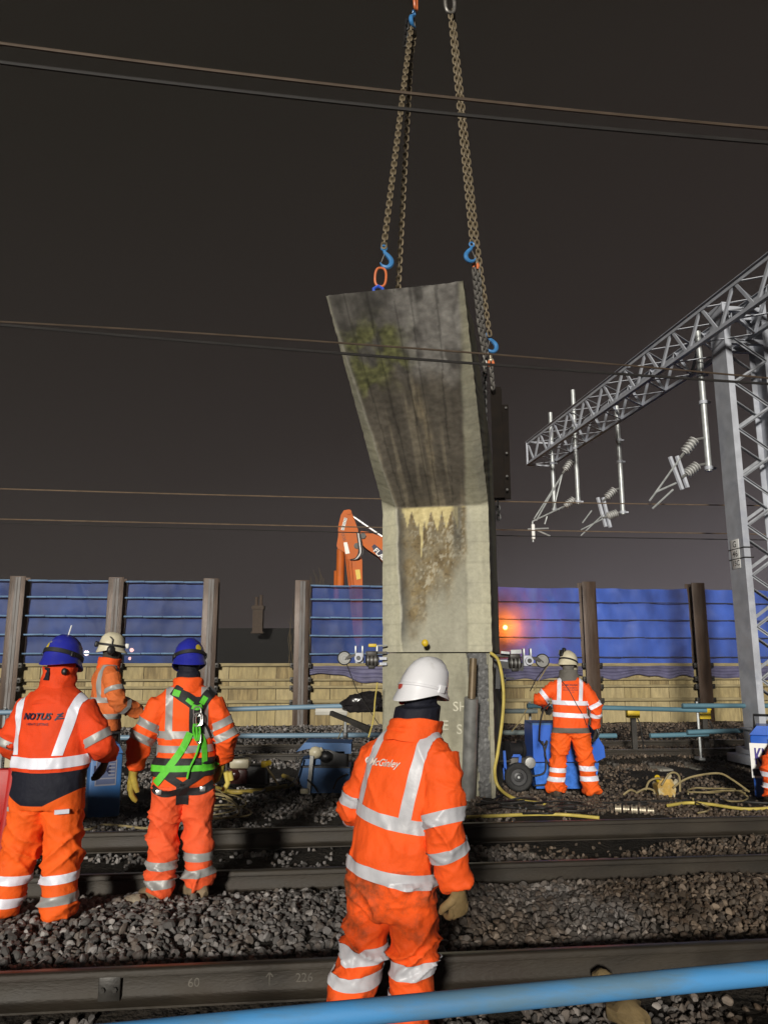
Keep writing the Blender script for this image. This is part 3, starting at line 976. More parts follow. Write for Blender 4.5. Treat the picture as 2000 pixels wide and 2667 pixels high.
# ------------------------------------------------------------------ chains
def link_mesh(name, r, L_, w, mat):
    mb = MB(); pts = []
    a = L_ / 2 - w / 2
    for k in range(6): pts.append(V((w / 2 * math.cos(math.pi * k / 5), 0, a + w / 2 * math.sin(math.pi * k / 5))))
    for k in range(6): pts.append(V((-w / 2 * math.cos(math.pi * k / 5), 0, -a - w / 2 * math.sin(math.pi * k / 5))))
    pts.append(pts[0])
    mb.tube(pts, r, 5, caps=False)
    o = mb.build(name, mat)
    me = o.data
    bpy.data.objects.remove(o)
    return me
LINK_L, LINK_W = .092, .050
lk = {m.name: link_mesh('link', .0135, LINK_L, LINK_W, m) for m in (m_tapez, m_rustch, m_blackch)}
def chain(label, pts, mat, group=None, dense=1.0):
    pts = [V(p) for p in pts]
    root = thing('lifting_chain', label, 'chain', pts[0], group)
    step = (LINK_L - .028) * dense
    # walk along the polyline
    seg = [(pts[i], pts[i + 1]) for i in range(len(pts) - 1)]
    d = 0.0; k = 0
    for a, b in seg:
        l = (b - a).length; t = (b - a).normalized()
        while d < l:
            p = a + t * d
            o = bpy.data.objects.new('link', lk[mat.name]); COL.objects.link(o)
            q = t.to_track_quat('Z', 'Y').to_matrix().to_4x4()
            o.parent = root
            o.matrix_parent_inverse = Matrix.Translation(-pts[0]) @ Matrix.Translation(p) @ q @ Matrix.Rotation(R(90 * (k % 2) + 25), 4, 'Z')
            d += step; k += 1
        d -= l
    return root
def hook(label, p, size, face, parent_label='hook', col=None, flip=1, tilt=0.0):
    """forged sling hook: eye, shank and open curve; p = eye centre"""
    p = V(p); col = col or m_bluehk
    root = thing('lifting_hook', label, 'hook', p)
    rx = Matrix.Rotation(face, 3, 'Z') @ Matrix.Rotation(tilt, 3, 'Y')
    def W(x, z): return p + rx @ V((x * flip * size, 0, z * size))
    mb = MB()
    eye = [W(.16 * math.cos(a), .16 * math.sin(a)) for a in [2 * math.pi * k / 14 for k in range(15)]]
    mb.tube(eye, .06 * size, 7, caps=False)
    pts = [W(0, -.14), W(-.03, -.32), W(-.22, -.55), W(-.36, -.82), W(-.30, -1.10), W(-.06, -1.25), W(.2, -1.16), W(.33, -.94)]
    sp = smooth_path(pts, 4)
    n = len(sp)
    mb.tube(sp, [size * (.075 + .075 * math.sin(math.pi * min(1, k / (n - 1) * 1.08)) + .01) * (1 if k < n * .85 else lerp(1, .4, (k / (n - 1) - .85) / .15)) for k in range(n)], 8)
    mb.build('hook_body', col, root)
    lt = MB(); lt.bar(W(.02, -.40), W(.27, -.92), .05 * size, .03 * size)
    lt.build('latch', m_steel, root)
    return root
def ring(label, p, rx_, rz_, r, face, mat, nm='master_link', tilt=0):
    mb = MB(); p = V(p); rot = Matrix.Rotation(face, 3, 'Z') @ Matrix.Rotation(tilt, 3, 'Y')
    n = 24; pts = []
    for k in range(n + 1):
        a = 2 * math.pi * k / n
        c, s_ = math.cos(a), math.sin(a)
        pts.append(p + rot @ V((rx_ * math.copysign(abs(c) ** .7, c), 0, rz_ * math.copysign(abs(s_) ** .8, s_))))
    mb.tube(pts, r, 8, caps=False)
    o = mb.build(nm, mat, loc=p)
    return tag(o, label, 'lifting ring')
def clutch(label, p, size):
    p = V(p); root = thing('chain_clutch', label, 'chain shortener', p)
    a = MB(); a.tube([p + V((-.03, 0, 0)) * size, p + V((-.05, 0, .35)) * size, p + V((0, 0, .62)) * size, p + V((.05, 0, .35)) * size, p + V((.03, 0, 0)) * size], .05 * size, 7)
    a.ball(p, (.22 * size, .14 * size, .16 * size), 12)
    a.build('shackle', m_brass, root)
    b = MB()
    for s in (-1, 1):
        b.tube([p + V((s * .12, 0, -.05)) * size, p + V((s * .17, 0, -.25)) * size, p + V((s * .13, 0, -.5)) * size], [.10 * size, .12 * size, .07 * size], 8)
    b.build('claw', m_orhk, root)
    return root
# left front leg of the sling
pl = at(985, 765, 7.85)
top_l = at(1072, 60, 8.9)
lug = MB(); lug.box(pl + V((0, 0, -.03)), (.12, .05, .10), None, 0, .012)
lug.tube([pl + V((-.045, 0, -.02)), pl + V((-.05, 0, .06)), pl + V((0, 0, .09)), pl + V((.05, 0, .06)), pl + V((.045, 0, -.02))], .02, 7)
tag(lug.build('lifting_lug', M('bright_blue_lug', (.03, .10, .55), .4), loc=pl), 'small blue lug bolted on the top edge of the concrete leg', 'lug')
pr_ = at(991, 722, 7.9)
ring('orange oval lifting ring just above the blue lug on the concrete leg', pr_, .062, .112, .0140, R(8), m_orhk, tilt=R(4))
ph = at(1000, 646, 8.0)
hook('small blue hook at the lower end of the left chain', ph + V((0, 0, .0)), .19, R(10), flip=-1, tilt=R(-6))
chain('left front sling chain rising from the blue hook to the top of the picture', [ph + V((0, 0, .03)), top_l], m_rustch)
pb = at(1036, 775, 8.75)
chain('thin chain dropping behind the top of the concrete leg beside the left hook', [pb, at(1070, 150, 8.98), top_l + V((.05, .15, 0))], m_rustch)
hook('blue hook at the top edge of the picture on the left sling', at(1078, 34, 8.9), .19, R(60), flip=1, tilt=R(8))
chain('short spare chain tail hanging beside the upper left hook', [at(1060, 60, 8.85), at(1055, 115, 8.85)], m_blackch)
tl2 = at(1084, -20, 8.9)
ring('orange lifting ring cut off by the top edge of the picture', at(1082, 4, 8.9), .05, .13, .02, R(70), m_orhk)
# right legs of the sling
top_r = at(1172, 30, 9.2)
pm = at(1229, 632, 9.75)
chain('right sling chain running from the top of the picture to the upper blue hook', [pm, top_r], m_rustch)
chain('second right sling chain close beside the first, down to the lower blue hook', [at(1274, 868, 10.2), at(1243, 640, 9.95), at(1178, 30, 9.3)], m_rustch)
ring('grey upper link cut off by the top edge of the picture on the right sling', at(1171, 8, 9.2), .07, .16, .026, R(20), m_tapez)
hook('upper blue hook on the right sling above the concrete leg', at(1228, 637, 9.72), .205, R(12), flip=1, tilt=R(4))
clutch('white and orange chain clutch hanging from the upper blue hook', at(1238, 684, 9.8), .19)
c1 = at(1238, 706, 9.8)
chain('grey chain pair, left strand, below the upper orange clutch', [c1 + V((-.02, 0, 0)), at(1247, 840, 10.0), at(1262, 930, 10.12), at(1262, 960, 10.15)], m_tapez)
chain('grey chain pair, right strand, below the upper orange clutch', [c1 + V((.045, .03, 0)), at(1256, 840, 10.05), at(1268, 925, 10.2)], m_tapez)
hook('lower blue hook level with the overhead wire right of the concrete leg', at(1272, 872, 10.25), .205, R(12), flip=-1, tilt=R(-12))
clutch('white and orange chain clutch hanging from the lower blue hook', at(1278, 938, 10.3), .19)
c2 = at(1279, 960, 10.3)
chain('short grey chain between the lower clutch and the black steel beam', [c2, at(1284, 1018, 10.35)], m_tapez)
chain('black chain lying down the right side of the concrete leg', [at(1262, 930, 10.3), at(1262, 1030, 10.45), at(1264, 1112, 10.5)], m_blackch)
chain('black chain dangling below the steel beam', [at(1296, 1312, 10.6), at(1299, 1358, 10.6)], m_blackch)
# steel beam strapped along the right side of the leg
m_beam = M('black_brown_beam', (.010, .007, .005), .8, var=.4, bump=.2, spec=.12)
ba, bb = at(1291, 1014, 10.55), at(1301, 1300, 10.6)
beam = thing('steel_beam', 'dark upright steel beam hung along the right side of the concrete leg', 'steel beam', (ba + bb) / 2)
mb = MB(); mb.bar(ba + V((.0, 0, 0)), bb, .02, .16, PU); mb.bar(ba + PW * -.09, bb + PW * -.09, .15, .022, PW); mb.bar(ba + PW * .09, bb + PW * .09, .15, .022, PW)
mb.build('beam_body', m_beam, beam, smooth=False)
pl_ = MB(); pl_.bar(at(1314, 1055, 10.56), at(1321, 1300, 10.62), .05, .10, PU); pl_.build('side_plate', m_beam, beam)
for py in (1062, 1180, 1240, 1275):
    q = MB(); q.ball(at(1317 + (py - 1062) * .016, py, 10.5), .018, 8); q.build('bolt', m_steel, beam)

# ------------------------------------------------------------------ overhead line gantry
gant = thing('gantry_mast', 'grey lattice steel mast and boom of the overhead line at the right edge', 'gantry', (6.35, 13.6, 0))
MX0, MY0, MW, MD, MZ = 6.28, 13.42, .86, .48, 8.32
def channel(mb, x, flip):
    # web facing sideways, flanges facing along the mast
    zc = MZ / 2 + .15
    mb.box((x, MY0 + MD / 2, zc), (.016, MD, MZ - .3))
    mb.box((x + flip * .06, MY0 + .008, zc), (.104, .016, MZ - .3))
    mb.box((x + flip * .06, MY0 + MD - .008, zc), (.104, .016, MZ - .3))
for x, fl in ((MX0, 1), (MX0 + MW, -1)):
    mb = MB(); channel(mb, x, fl); mb.build('mast_leg', m_galv, gant, smooth=False)
m_galvL = M('dull_lacing_steel', (0.33, 0.345, 0.375), 0.6, metal=0.1, var=.2, vs=5, bump=.08)
nz_ = 8
for yy in (MY0 + .02, MY0 + MD - .02):
    for k in range(nz_ * 2):
        z0 = .5 + k * (MZ - 1.2) / (nz_ * 2); z1 = .5 + (k + 1) * (MZ - 1.2) / (nz_ * 2)
        a, b = (MX0 + .1, MX0 + MW - .1) if k % 2 == 0 else (MX0 + MW - .1, MX0 + .1)
        s = 1 if yy > MY0 + .2 else -1
        mb = MB(); mb.bar((a, yy + .012 * s, z0), (b, yy + .012 * s, z1), .055, .012, (0, 1, 0))
        mb.bar((a, yy + .035 * s, z0), (b, yy + .035 * s, z1), .010, .055, (0, 1, 0))
        mb.build('lacing_bar', m_galvL, gant, smooth=False)
mb = MB()
mb.box((MX0 + MW / 2, MY0 + MD / 2, .06), (MW + .55, MD + .35, .14), None, 0, .02)
mb.box((MX0 + MW / 2, MY0 + MD / 2, .19), (MW + .28, MD + .2, .10), None, 0, .01)
mb.build('base_plate', m_galv, gant)
mb = MB(); mb.box((MX0 - .06, MY0 + .12, .40), (.22, .26, .33), None, 0, .02); mb.box((MX0 - .06, MY0 + .1, .57), (.30, .34, .03), None, 0, .008)
mb.build('foot_bracket', m_galv, gant)
for dx in (-.11, 0.02):
    q = MB(); q.ball((MX0 + dx, MY0 - .02, .62), (.03, .03, .035), 8); q.build('anchor_bolt', m_galv2, gant)
# boom
BA = V((6.02, 13.45, 8.30)); BB = V((4.37, 22.8, 8.30))
bdir = (BB - BA).normalized(); bside = V((bdir.y, -bdir.x, 0)).normalized(); BH, BW_ = .72, .74
BS = BA - bdir * 5.0                     # goes on over the near tracks, out of the picture
def bp_(t, side, low): return BS + bdir * t + bside * (BW_ * side) - V((0, 0, BH * low))
BL = (BB - BS).length
for side in (0, 1):
    for low in (0, 1):
        mb = MB(); a, b = bp_(0, side, low), bp_(BL, side, low)
        mb.bar(a, b, .09, .012); mb.bar(a + V((0, 0, -.045 if low == 0 else .045)) + bside * (.04 if side == 0 else -.04) * 0, b + V((0, 0, -.045 if low == 0 else .045)), .012, .09)
        mb.build('boom_chord', m_galv, gant, smooth=False)
npan = 14
for k in range(npan):
    t0, t1 = BL * k / npan, BL * (k + 1) / npan; tm = (t0 + t1) / 2
    for side in (0, 1):
        off = bside * (.012 if side == 0 else -.012)
        for (a, la, b, lb) in ((t0, 0, tm, 1), (tm, 1, t1, 0)):
            mb = MB(); mb.bar(bp_(a, side, la) + off, bp_(b, side, lb) + off, .012, .06, (0, 0, 1)); mb.bar(bp_(a, side, la) + off * 3, bp_(b, side, lb) + off * 3, .05, .010, (0, 0, 1))
            mb.build('boom_lacing', m_galv, gant, smooth=False)
    for low in (0, 1):
        for (a, sa, b, sb) in ((t0, 0, tm, 1), (tm, 1, t1, 0)):
            mb = MB(); mb.bar(bp_(a, sa, low) + V((0, 0, .016 - .03 * (1 - low))), bp_(b, sb, low) + V((0, 0, .016 - .03 * (1 - low))), .05, .012)
            mb.build('boom_lacing', m_galv, gant, smooth=False)
for t in (0.02, BL - .02):
    mb = MB()
    cs = [bp_(t, 0, 0), bp_(t, 1, 0), bp_(t, 1, 1), bp_(t, 0, 1)]
    for i in range(4): mb.bar(cs[i], cs[(i + 1) % 4], .05, .05)
    mb.build('boom_end_frame', m_galv, gant, smooth=False)
# knee braces from the mast up and along to the boom
for yy, dz in ((MY0 + .05, 0), (MY0 + MD - .05, 0)):
    mb = MB(); mb.bar((MX0 + MW, yy, 6.9), (MX0 + MW + .9, yy - .1, 8.25), .09, .09); mb.build('knee_brace', m_galv, gant)
    mb = MB(); mb.bar((MX0 + .05, yy, 7.55), (MX0 + MW - .05, yy, 7.55), .09, .09); mb.build('mast_cap_beam', m_galv, gant)
    mb = MB(); mb.bar((MX0 + .05, yy, 8.2), (MX0 + MW - .05, yy, 8.2), .09, .09); mb.build('mast_cap_beam', m_galv, gant)
# identification plate
pid = at(1926, 1440, MY0 + .1)
idp = MB(); idx = MX0 - .0125
yc, zc = MY0 + MD * .55, pid.z
idp.box((idx, yc, zc), (.008, .26, .52), None, 0, .002)
ido = idp.build('number_plate', m_white, gant)
m_ink = M('black_print', (.03, .03, .035), .6, var=.1, bump=0)
for txt, dz in (('G', .17), ('46', .0), ('15C', -.17)):
    text_mesh(txt, .16 if len(txt) < 3 else .135, V((0, -1, 0)), V((0, 0, 1)), V((idx - .0055, yc, zc + dz)), m_ink, 'lettering', ido, thick=.6)
for dz in (-.09, .09):
    mb = MB(); mb.tube([(MX0 - .012, MY0 - .008, zc + dz), (MX0 - .012, MY0 + MD + .005, zc + dz)], .009, 6)
    mb.tube([(MX0 - .012, MY0 - .01, zc + dz), (MX0 + .16, MY0 - .01, zc + dz)], .012, 6)
    mb.build('plate_strap', m_dsteel, gant)
# the mast stands square to the tracks
MT = Matrix.Translation((MX0, MY0 + MD, 0)) @ Matrix.Rotation(math.atan(TR), 4, 'Z') @ Matrix.Translation((-MX0, -MY0 - MD, 0))
for o_ in list(gant.children_recursive):
    if o_.name.split('.')[0] in ('mast_leg', 'lacing_bar', 'base_plate', 'foot_bracket', 'anchor_bolt', 'mast_cap_beam', 'number_plate', 'lettering', 'plate_strap'):
        o_.data.transform(MT)
# drop tubes with insulators and registration arms
def drop(tx, y0, y1, D, arms, lab, x1=None):
    top, bot = at(tx, y0, D), at(tx, y1, D)
    bot.x = top.x = (top.x + bot.x) / 2 if x1 is None else at(x1, y1, D).x
    bot.y = top.y = D
    r = thing('drop_tube', lab, 'drop tube', bot, 'vertical tubes hung from the gantry boom')
    mb = MB(); mb.tube([top, bot], .062, 12); mb.build('tube', m_galv2, r)
    mb = MB()
    for f in (.32, .52, .98): 
        q = bot.lerp(top, 1 - f); mb.tube([q + V((0, 0, -.035)), q + V((0, 0, .035))], .085, 10)
        mb.box(q + V((.09, 0, 0)), (.10, .05, .04))
    mb.build('clamp', m_galv, r)
    for kind, (ix, iy), (jx, jy), cl in arms:      # insulator from (ix,iy) to (jx,jy) photo directions at this depth
        a, b = at(ix, iy, D), at(jx, jy, D)
        d = b - a; n = 5; mb = MB(); prof_p = []; rad = []
        for k in range(n * 4 + 1):
            f = k / (n * 4)
            prof_p.append(a + d * f); rad.append(.105 if k % 4 in (1, 2) else .062)
        mb.tube(prof_p, rad, 12); mb.build('insulator', cl, r)
        mb = MB(); mb.tube([a, bot.lerp(top, 0) * 0 + V((bot.x, D, a.z + .04))], .025, 6); mb.tube([b, b + d.normalized() * .12], .03, 6)
        mb.build('insulator_cap', m_steel, r)
    return r
def rods(r, D, segs, rad=.02, mat=None, nm='arm'):
    for a, b in segs:
        mb = MB(); mb.tube([at(a[0], a[1], D), at(b[0], b[1], D)], rad, 6); mb.build(nm, mat or m_galv2, r)
t4 = drop(1830, 862, 1227, 14.6, [('a', (1808, 1145), (1780, 1180), m_ins), ('b', (1815, 1212), (1786, 1235), m_ins)], 'nearest drop tube, just left of the mast, with two insulators stepping down left')
rods(t4, 14.62, [((1776, 1185), (1705, 1285)), ((1705, 1285), (1690, 1305)), ((1760, 1258), (1706, 1282)), ((1752, 1275), (1698, 1325))])
rods(t4, 14.65, [((1744, 1190), (1776, 1275)), ((1762, 1188), (1790, 1270))], .045, m_galv, 'bracket')
t3 = drop(1613, 1058, 1340, 19.6, [('a', (1600, 1275), (1578, 1297), m_ins), ('b', (1606, 1336), (1580, 1345), m_ins)], 'third drop tube from the left end, with two insulators and a bracket frame')
rods(t3, 19.62, [((1572, 1350), (1512, 1380)), ((1570, 1340), (1512, 1395)), ((1540, 1330), (1516, 1362))], .018)
rods(t3, 19.65, [((1556, 1296), (1577, 1372)), ((1570, 1296), (1589, 1374))], .05, m_galv, 'bracket')
t2 = drop(1498, 1016, 1313, 21.0, [('a', (1487, 1200), (1470, 1225), m_ins), ('b', (1494, 1300), (1470, 1318), m_ins)], 'second drop tube from the left end of the boom with a long pair of arms')
rods(t2, 21.02, [((1464, 1236), (1390, 1352)), ((1462, 1240), (1440, 1330)), ((1466, 1320), (1386, 1358)), ((1462, 1238), (1396, 1356)), ((1386, 1358), (1388, 1412)), ((1424, 1345), (1418, 1365)), ((1374, 1378), (1428, 1376)), ((1400, 1382), (1432, 1396))], .022)
t1 = drop(1438, 1075, 1332, 22.2, [], 'leftmost drop tube at the end of the boom, without insulators')
bt = at(1388, 1385, 21.0); mb = MB(); mb.box(bt, (.09, .09, .42), None, 0, .02); mb.build('arm', m_white, t2)

# overhead wires along the tracks
def wire(label, a, b, v, mat, r, sag=.0):
    pts = []
    for k in range(41):
        f = k / 40
        px = lerp(a[0], b[0], f); py = lerp(a[1], b[1], f) + sag * 4 * f * (1 - f)
        pts.append(atv(px, py, v))
    # carry the line on beyond the frame
    d0 = (pts[0] - pts[1]).normalized(); d1 = (pts[-1] - pts[-2]).normalized()
    pts = [pts[0] + d0 * 6] + pts + [pts[-1] + d1 * 6]
    mb = MB(); mb.tube(pts, r, 6)
    o = mb.build('overhead_wire', mat, loc=pts[20])
    return tag(o, label, 'overhead wire')
wire('brown wire highest in the picture, sloping down to the right across both slings', (0, 113), (2000, 335), 3.75, m_wire, .0098, 12)
wire('black wire just under the highest brown wire', (0, 162), (2000, 372), 3.75, m_wire2, .0115, 12)
wire('brown wire passing in front of the head of the concrete leg', (0, 838), (2000, 985), 7.05, m_wire, .0095, -10)
wire('black wire just below, also in front of the head of the concrete leg', (0, 846), (2000, 1000), 7.05, m_wire2, .0135, 6)
wire('pale wire crossing behind the bend of the concrete leg, left half of the picture', (0, 1273), (1900, 1316), 14.4, m_wireF, .012, 4)
wire('upper of the close wire pair passing before the excavator arm', (0, 1352), (1900, 1390), 15.0, m_wireF, .012, 2)
wire('lower of the close wire pair passing before the excavator arm', (0, 1362), (1900, 1405), 15.0, m_wire2, .011, 4)

# ------------------------------------------------------------------ beyond the fence: excavator, house, lamps, twigs
def exc_pt(px, py): return at(px, py, 26.0)
exr = thing('excavator', 'orange excavator arm reaching up beyond the blue fence left of the pier', 'excavator', V((exc_pt(1080, 1700).x, 26, 0.2)))
def plate(pts, name, mat, depth, parent, D=26.0, dy=0.0):
    P = [at(a, b, D) for a, b in pts]
    mb = MB(); n = len(P)
    A = [p + V((0, -depth / 2 + dy, 0)) for p in P]; B = [p + V((0, depth / 2 + dy, 0)) for p in P]
    mb.v = A + B
    mb.f = [tuple(range(n)), tuple(range(2 * n - 1, n - 1, -1))] + [(i, n + i, n + (i + 1) % n, (i + 1) % n) for i in range(n)]
    mb.m = [0] * len(mb.f)
    return mb.build(name, mat, parent, ang=25)
stick = plate([(897, 1333), (908, 1331), (916, 1337), (921, 1350), (933, 1382), (936, 1410), (932, 1430), (944, 1462), (945, 1560), (944, 1660), (932, 1690), (922, 1660), (912, 1560), (899, 1442), (881, 1432), (878, 1424), (882, 1400), (882, 1375), (889, 1345)], 'stick', m_excO, .55, exr)
boom_ = plate([(930, 1394), (942, 1386), (962, 1389), (990, 1400), (1030, 1430), (1085, 1520), (1110, 1640), (1075, 1640), (1050, 1550), (1010, 1480), (985, 1452), (955, 1432), (934, 1412)], 'boom', m_excO, .5, exr)
def rod_(a, b, r, mat, nm, dy=0, D=26.0):
    mb = MB(); mb.tube([at(*a, D) + V((0, dy, 0)), at(*b, D) + V((0, dy, 0))], r, 10); return mb.build(nm, mat, exr)
rod_((916, 1343), (996, 1398), .045, M('chromed_rod', (.8, .8, .8), .25, metal=.6, var=.05, bump=0), 'ram_rod')
rod_((996, 1398), (1062, 1445), .12, m_excO, 'ram')
rod_((888, 1432), (886, 1530), .14, m_excO, 'bucket_ram', -.1)
rod_((877, 1486), (876, 1560), .10, m_excO, 'bucket_ram', .1)
for a, b, r in (((910, 1338), None, .09), ((946, 1399), None, .10), ((930, 1425), None, .1)):
    mb = MB(); c = at(*a, 26.0); mb.tube([c + V((0, -.31, 0)), c + V((0, .31, 0))], r, 12); mb.build('pin', m_dsteel if r > .09 else m_excO, exr)
for k, (sx, r) in enumerate(((0, .022), (3, .022), (7, .02))):
    mb = MB(); mb.tube(smooth_path([at(930 + sx, 1388, 25.66), at(934 + sx * 1.2, 1420, 25.6), at(934 + sx * 1.6, 1440, 25.58), at(926 + sx, 1454, 25.6), at(912 + sx, 1458, 25.66)]), r, 6)
    mb.build('hose', m_white if k == 1 else m_hoseB, exr)
for k, (a, b) in enumerate((((900, 1445), (913, 1560)), ((906, 1455), (920, 1600)), ((914, 1462), (926, 1600)))):
    mb = MB(); mb.tube([at(*a, 25.68), at(*b, 25.68)], .022, 6); mb.build('hose', m_excO, exr)
def decal(pts, name, mat, D, parent, lift=.004):
    P = [at(a, b, D) for a, b in pts]
    mb = MB(); n = len(P)
    mb.v = P + [p + V((0, .006, 0)) for p in P]
    mb.f = [tuple(range(n)), tuple(range(2 * n - 1, n - 1, -1))] + [(i, n + i, n + (i + 1) % n, (i + 1) % n) for i in range(n)]
    mb.m = [0] * len(mb.f)
    return mb.build(name, mat, parent, smooth=False)
m_stk = M('white_sticker', (.75, .75, .70), .5, var=.05, bump=0)
dplate = decal([(897, 1348), (904, 1350), (896, 1381), (888, 1380)], 'sticker', m_stk, 25.71, stick)
d2 = decal([(895, 1413), (904, 1412), (911, 1441), (900, 1443)], 'sticker', m_stk, 25.71, stick)
d3 = decal([(925, 1484), (937, 1483), (940, 1507), (929, 1510)], 'warning_sticker', m_yell, 25.71, stick)
dd = (at(904, 1350, 25.7) - at(896, 1381, 25.7)).normalized(); 
text_mesh('HITACHI', .105, dd, V((0, -1, 0)).cross(dd) * 1, at(896.5, 1364.5, 25.702), m_ink, 'lettering', dplate, thick=.8)
de = (at(893, 1386, 25.7) - at(900, 1412, 25.7)).normalized()
text_mesh('ECO', .13, de, V((0, -1, 0)).cross(de), at(895.5, 1398, 25.715), m_ink, 'lettering', stick, thick=.2)
bd_ = decal([(968, 1423), (975, 1417), (1040, 1470), (1046, 1502), (1030, 1500), (975, 1437)], 'sticker', m_navy, 25.735, boom_)
db = (at(1000, 1452, 25.7) - at(978, 1430, 25.7)).normalized()
text_mesh('FLANNERY', .25, db, V((0, -1, 0)).cross(db), at(975, 1430.5, 25.728), m_white, 'lettering', boom_, align='LEFT', thick=1.2)
mb = MB(); c = at(1095, 1690, 26.3); c.z = 1.6
mb.box(c + V((1.0, 0, .2)), (3.0, 2.4, 1.3), None, 0, .15); mb.build('house', m_excO, exr)
mb = MB(); mb.box((c.x + .2, 25.5, 2.4), (1.3, 1.0, 1.2), None, 0, .12); mb.build('cab', m_dsteel, exr)
for dy in (-1.1, 1.1):
    mb = MB(); mb.box((c.x + .8, 26.3 + dy, .6), (3.6, .6, .85), None, 0, .35); mb.build('track', m_rubber, exr)

# dark house with a chimney far behind the open bay
hD = 44.0
hp = at(663, 1643, hD)
house = thing('house', 'dark house roof with a brick chimney behind the open bay of the fence', 'house', V((hp.x, hD + 3, 0)))
rz0 = at(663, 1636, hD + 3).z
mb = MB(); x0, x1 = hp.x - 9, hp.x + 5
ev = rz0 - 2.6
mb.v = [V((x0, hD, ev)), V((x1, hD, ev)), V((x1, hD + 3, rz0)), V((x0, hD + 3, rz0)), V((x0, hD + 6, ev)), V((x1, hD + 6, ev)),
        V((x0, hD, ev - .15)), V((x1, hD, ev - .15)), V((x1, hD + 6, ev - .15)), V((x0, hD + 6, ev - .15))]
mb.f = [(0, 1, 2, 3), (3, 2, 5, 4), (6, 9, 8, 7), (0, 6, 7, 1), (4, 5, 8, 9), (0, 3, 4, 9, 6), (1, 7, 8, 5, 2)]; mb.m = [0] * 7
roof = mb.build('roof', m_slate, house, smooth=False)
mb = MB(); mb.box(((x0 + x1) / 2, hD + 3, (ev - .2) / 2), (x1 - x0 - .6, 5.4, ev - .2)); mb.build('wall', m_brick, house, smooth=False)
ct = at(663, 1577, hD + 1).z; cb = at(663, 1650, hD + 1).z
mb = MB(); mb.box((hp.x * 1.0, hD + 1.2, (ct + cb) / 2), (.58, .5, ct - cb)); mb.box((hp.x, hD + 1.2, ct - .12), (.70, .6, .2)); mb.box((hp.x, hD + 1.2, cb + .06), (.70, .62, .1))
ch = mb.build('chimney', M('chimney_brick', (.052, .036, .025), .9, var=.25, vs=9, bump=.3, bs=20), roof, smooth=False)
for dx, h in ((-.12, .5), (.14, .62)):
    mb = MB(); mb.lathe([(.11, 0), (.09, h * .8), (.11, h)], Matrix.Translation((hp.x + dx, hD + 1.2, ct)), 10); mb.build('chimney_pot', m_brick, ch)

def lamp(label, px, py, D, col, watts, r, emit, post=True):
    p = at(px, py, D)
    root = thing('site_lamp', label, 'lamp', V((p.x, p.y, 0)))
    mb = MB(); mb.ball(p, r, 14)
    mb.build('lamp_globe', M('glow_' + label[:18].replace(' ', '_'), (1, 1, 1), emit=(col, emit), bump=0, var=0, rvar=0), root)
    mb = MB(); mb.tube([V((p.x, p.y + r * 1.2, 0)), V((p.x, p.y + r * 1.2, p.z + r))], .045, 8); mb.box(p + V((0, r * .6, r * 1.15)), (r * 1.6, r * 1.6, .05))
    mb.build('lamp_post', m_dsteel, root)
    if watts:
        ld = bpy.data.lights.new('lamp_light', 'POINT'); ld.energy = watts; ld.color = col; ld.shadow_soft_size = r
        lo = bpy.data.objects.new('lamp_light', ld); COL.objects.link(lo); lo.location = p + V((0, -r * 1.3, 0)); adopt(lo, root)
    return root
lamp('bright orange lamp glowing through the sheeting just right of the pier', 1315, 1634, 19.72, (1.0, .42, .07), 50, .06, 40)
lamp('white lamp shining through the sheeting right of the blue-helmeted man at the left', 226, 1701, 32, (1.0, .80, .55), 0, .11, 14)
lamp('upper of two small orange lamps seen through the left sheeting', 344, 1693, 34, (1.0, .55, .28), 0, .09, 10)
lamp('lower of two small orange lamps seen through the left sheeting', 339, 1715, 36, (1.0, .55, .28), 0, .075, 9)

bush = thing('bare_shrub', 'few bare twigs standing up behind the fence post left of the excavator', 'shrub', at(825, 1560, 20.5))
rt = random.Random(8)
for px, y0, y1 in ((829, 1600, 1478), (838, 1620, 1490), (820, 1620, 1484), (805, 1640, 1500), (845, 1650, 1505), (768, 1680, 1560), (760, 1700, 1600), (772, 1690, 1585), (793, 1660, 1530), (755, 1720, 1640)):
    pts = [at(px + rt.uniform(-6, 6), lerp(y0 + 80, y1, f) , 20.4 + rt.uniform(0, .2)) for f in (0, .3, .6, .85, 1)]
    mb = MB(); mb.tube(smooth_path(pts, 3), [.014 * (1 - k / 13 * .7) for k in range(13)], 5)
    for f in (.45, .65, .8):
        a = pts[0].lerp(pts[-1], f); mb.tube([a, a + V((rt.uniform(-.12, .12), 0, .22))], [.006, .003], 4)
    mb.build('stem', m_twig, bush)

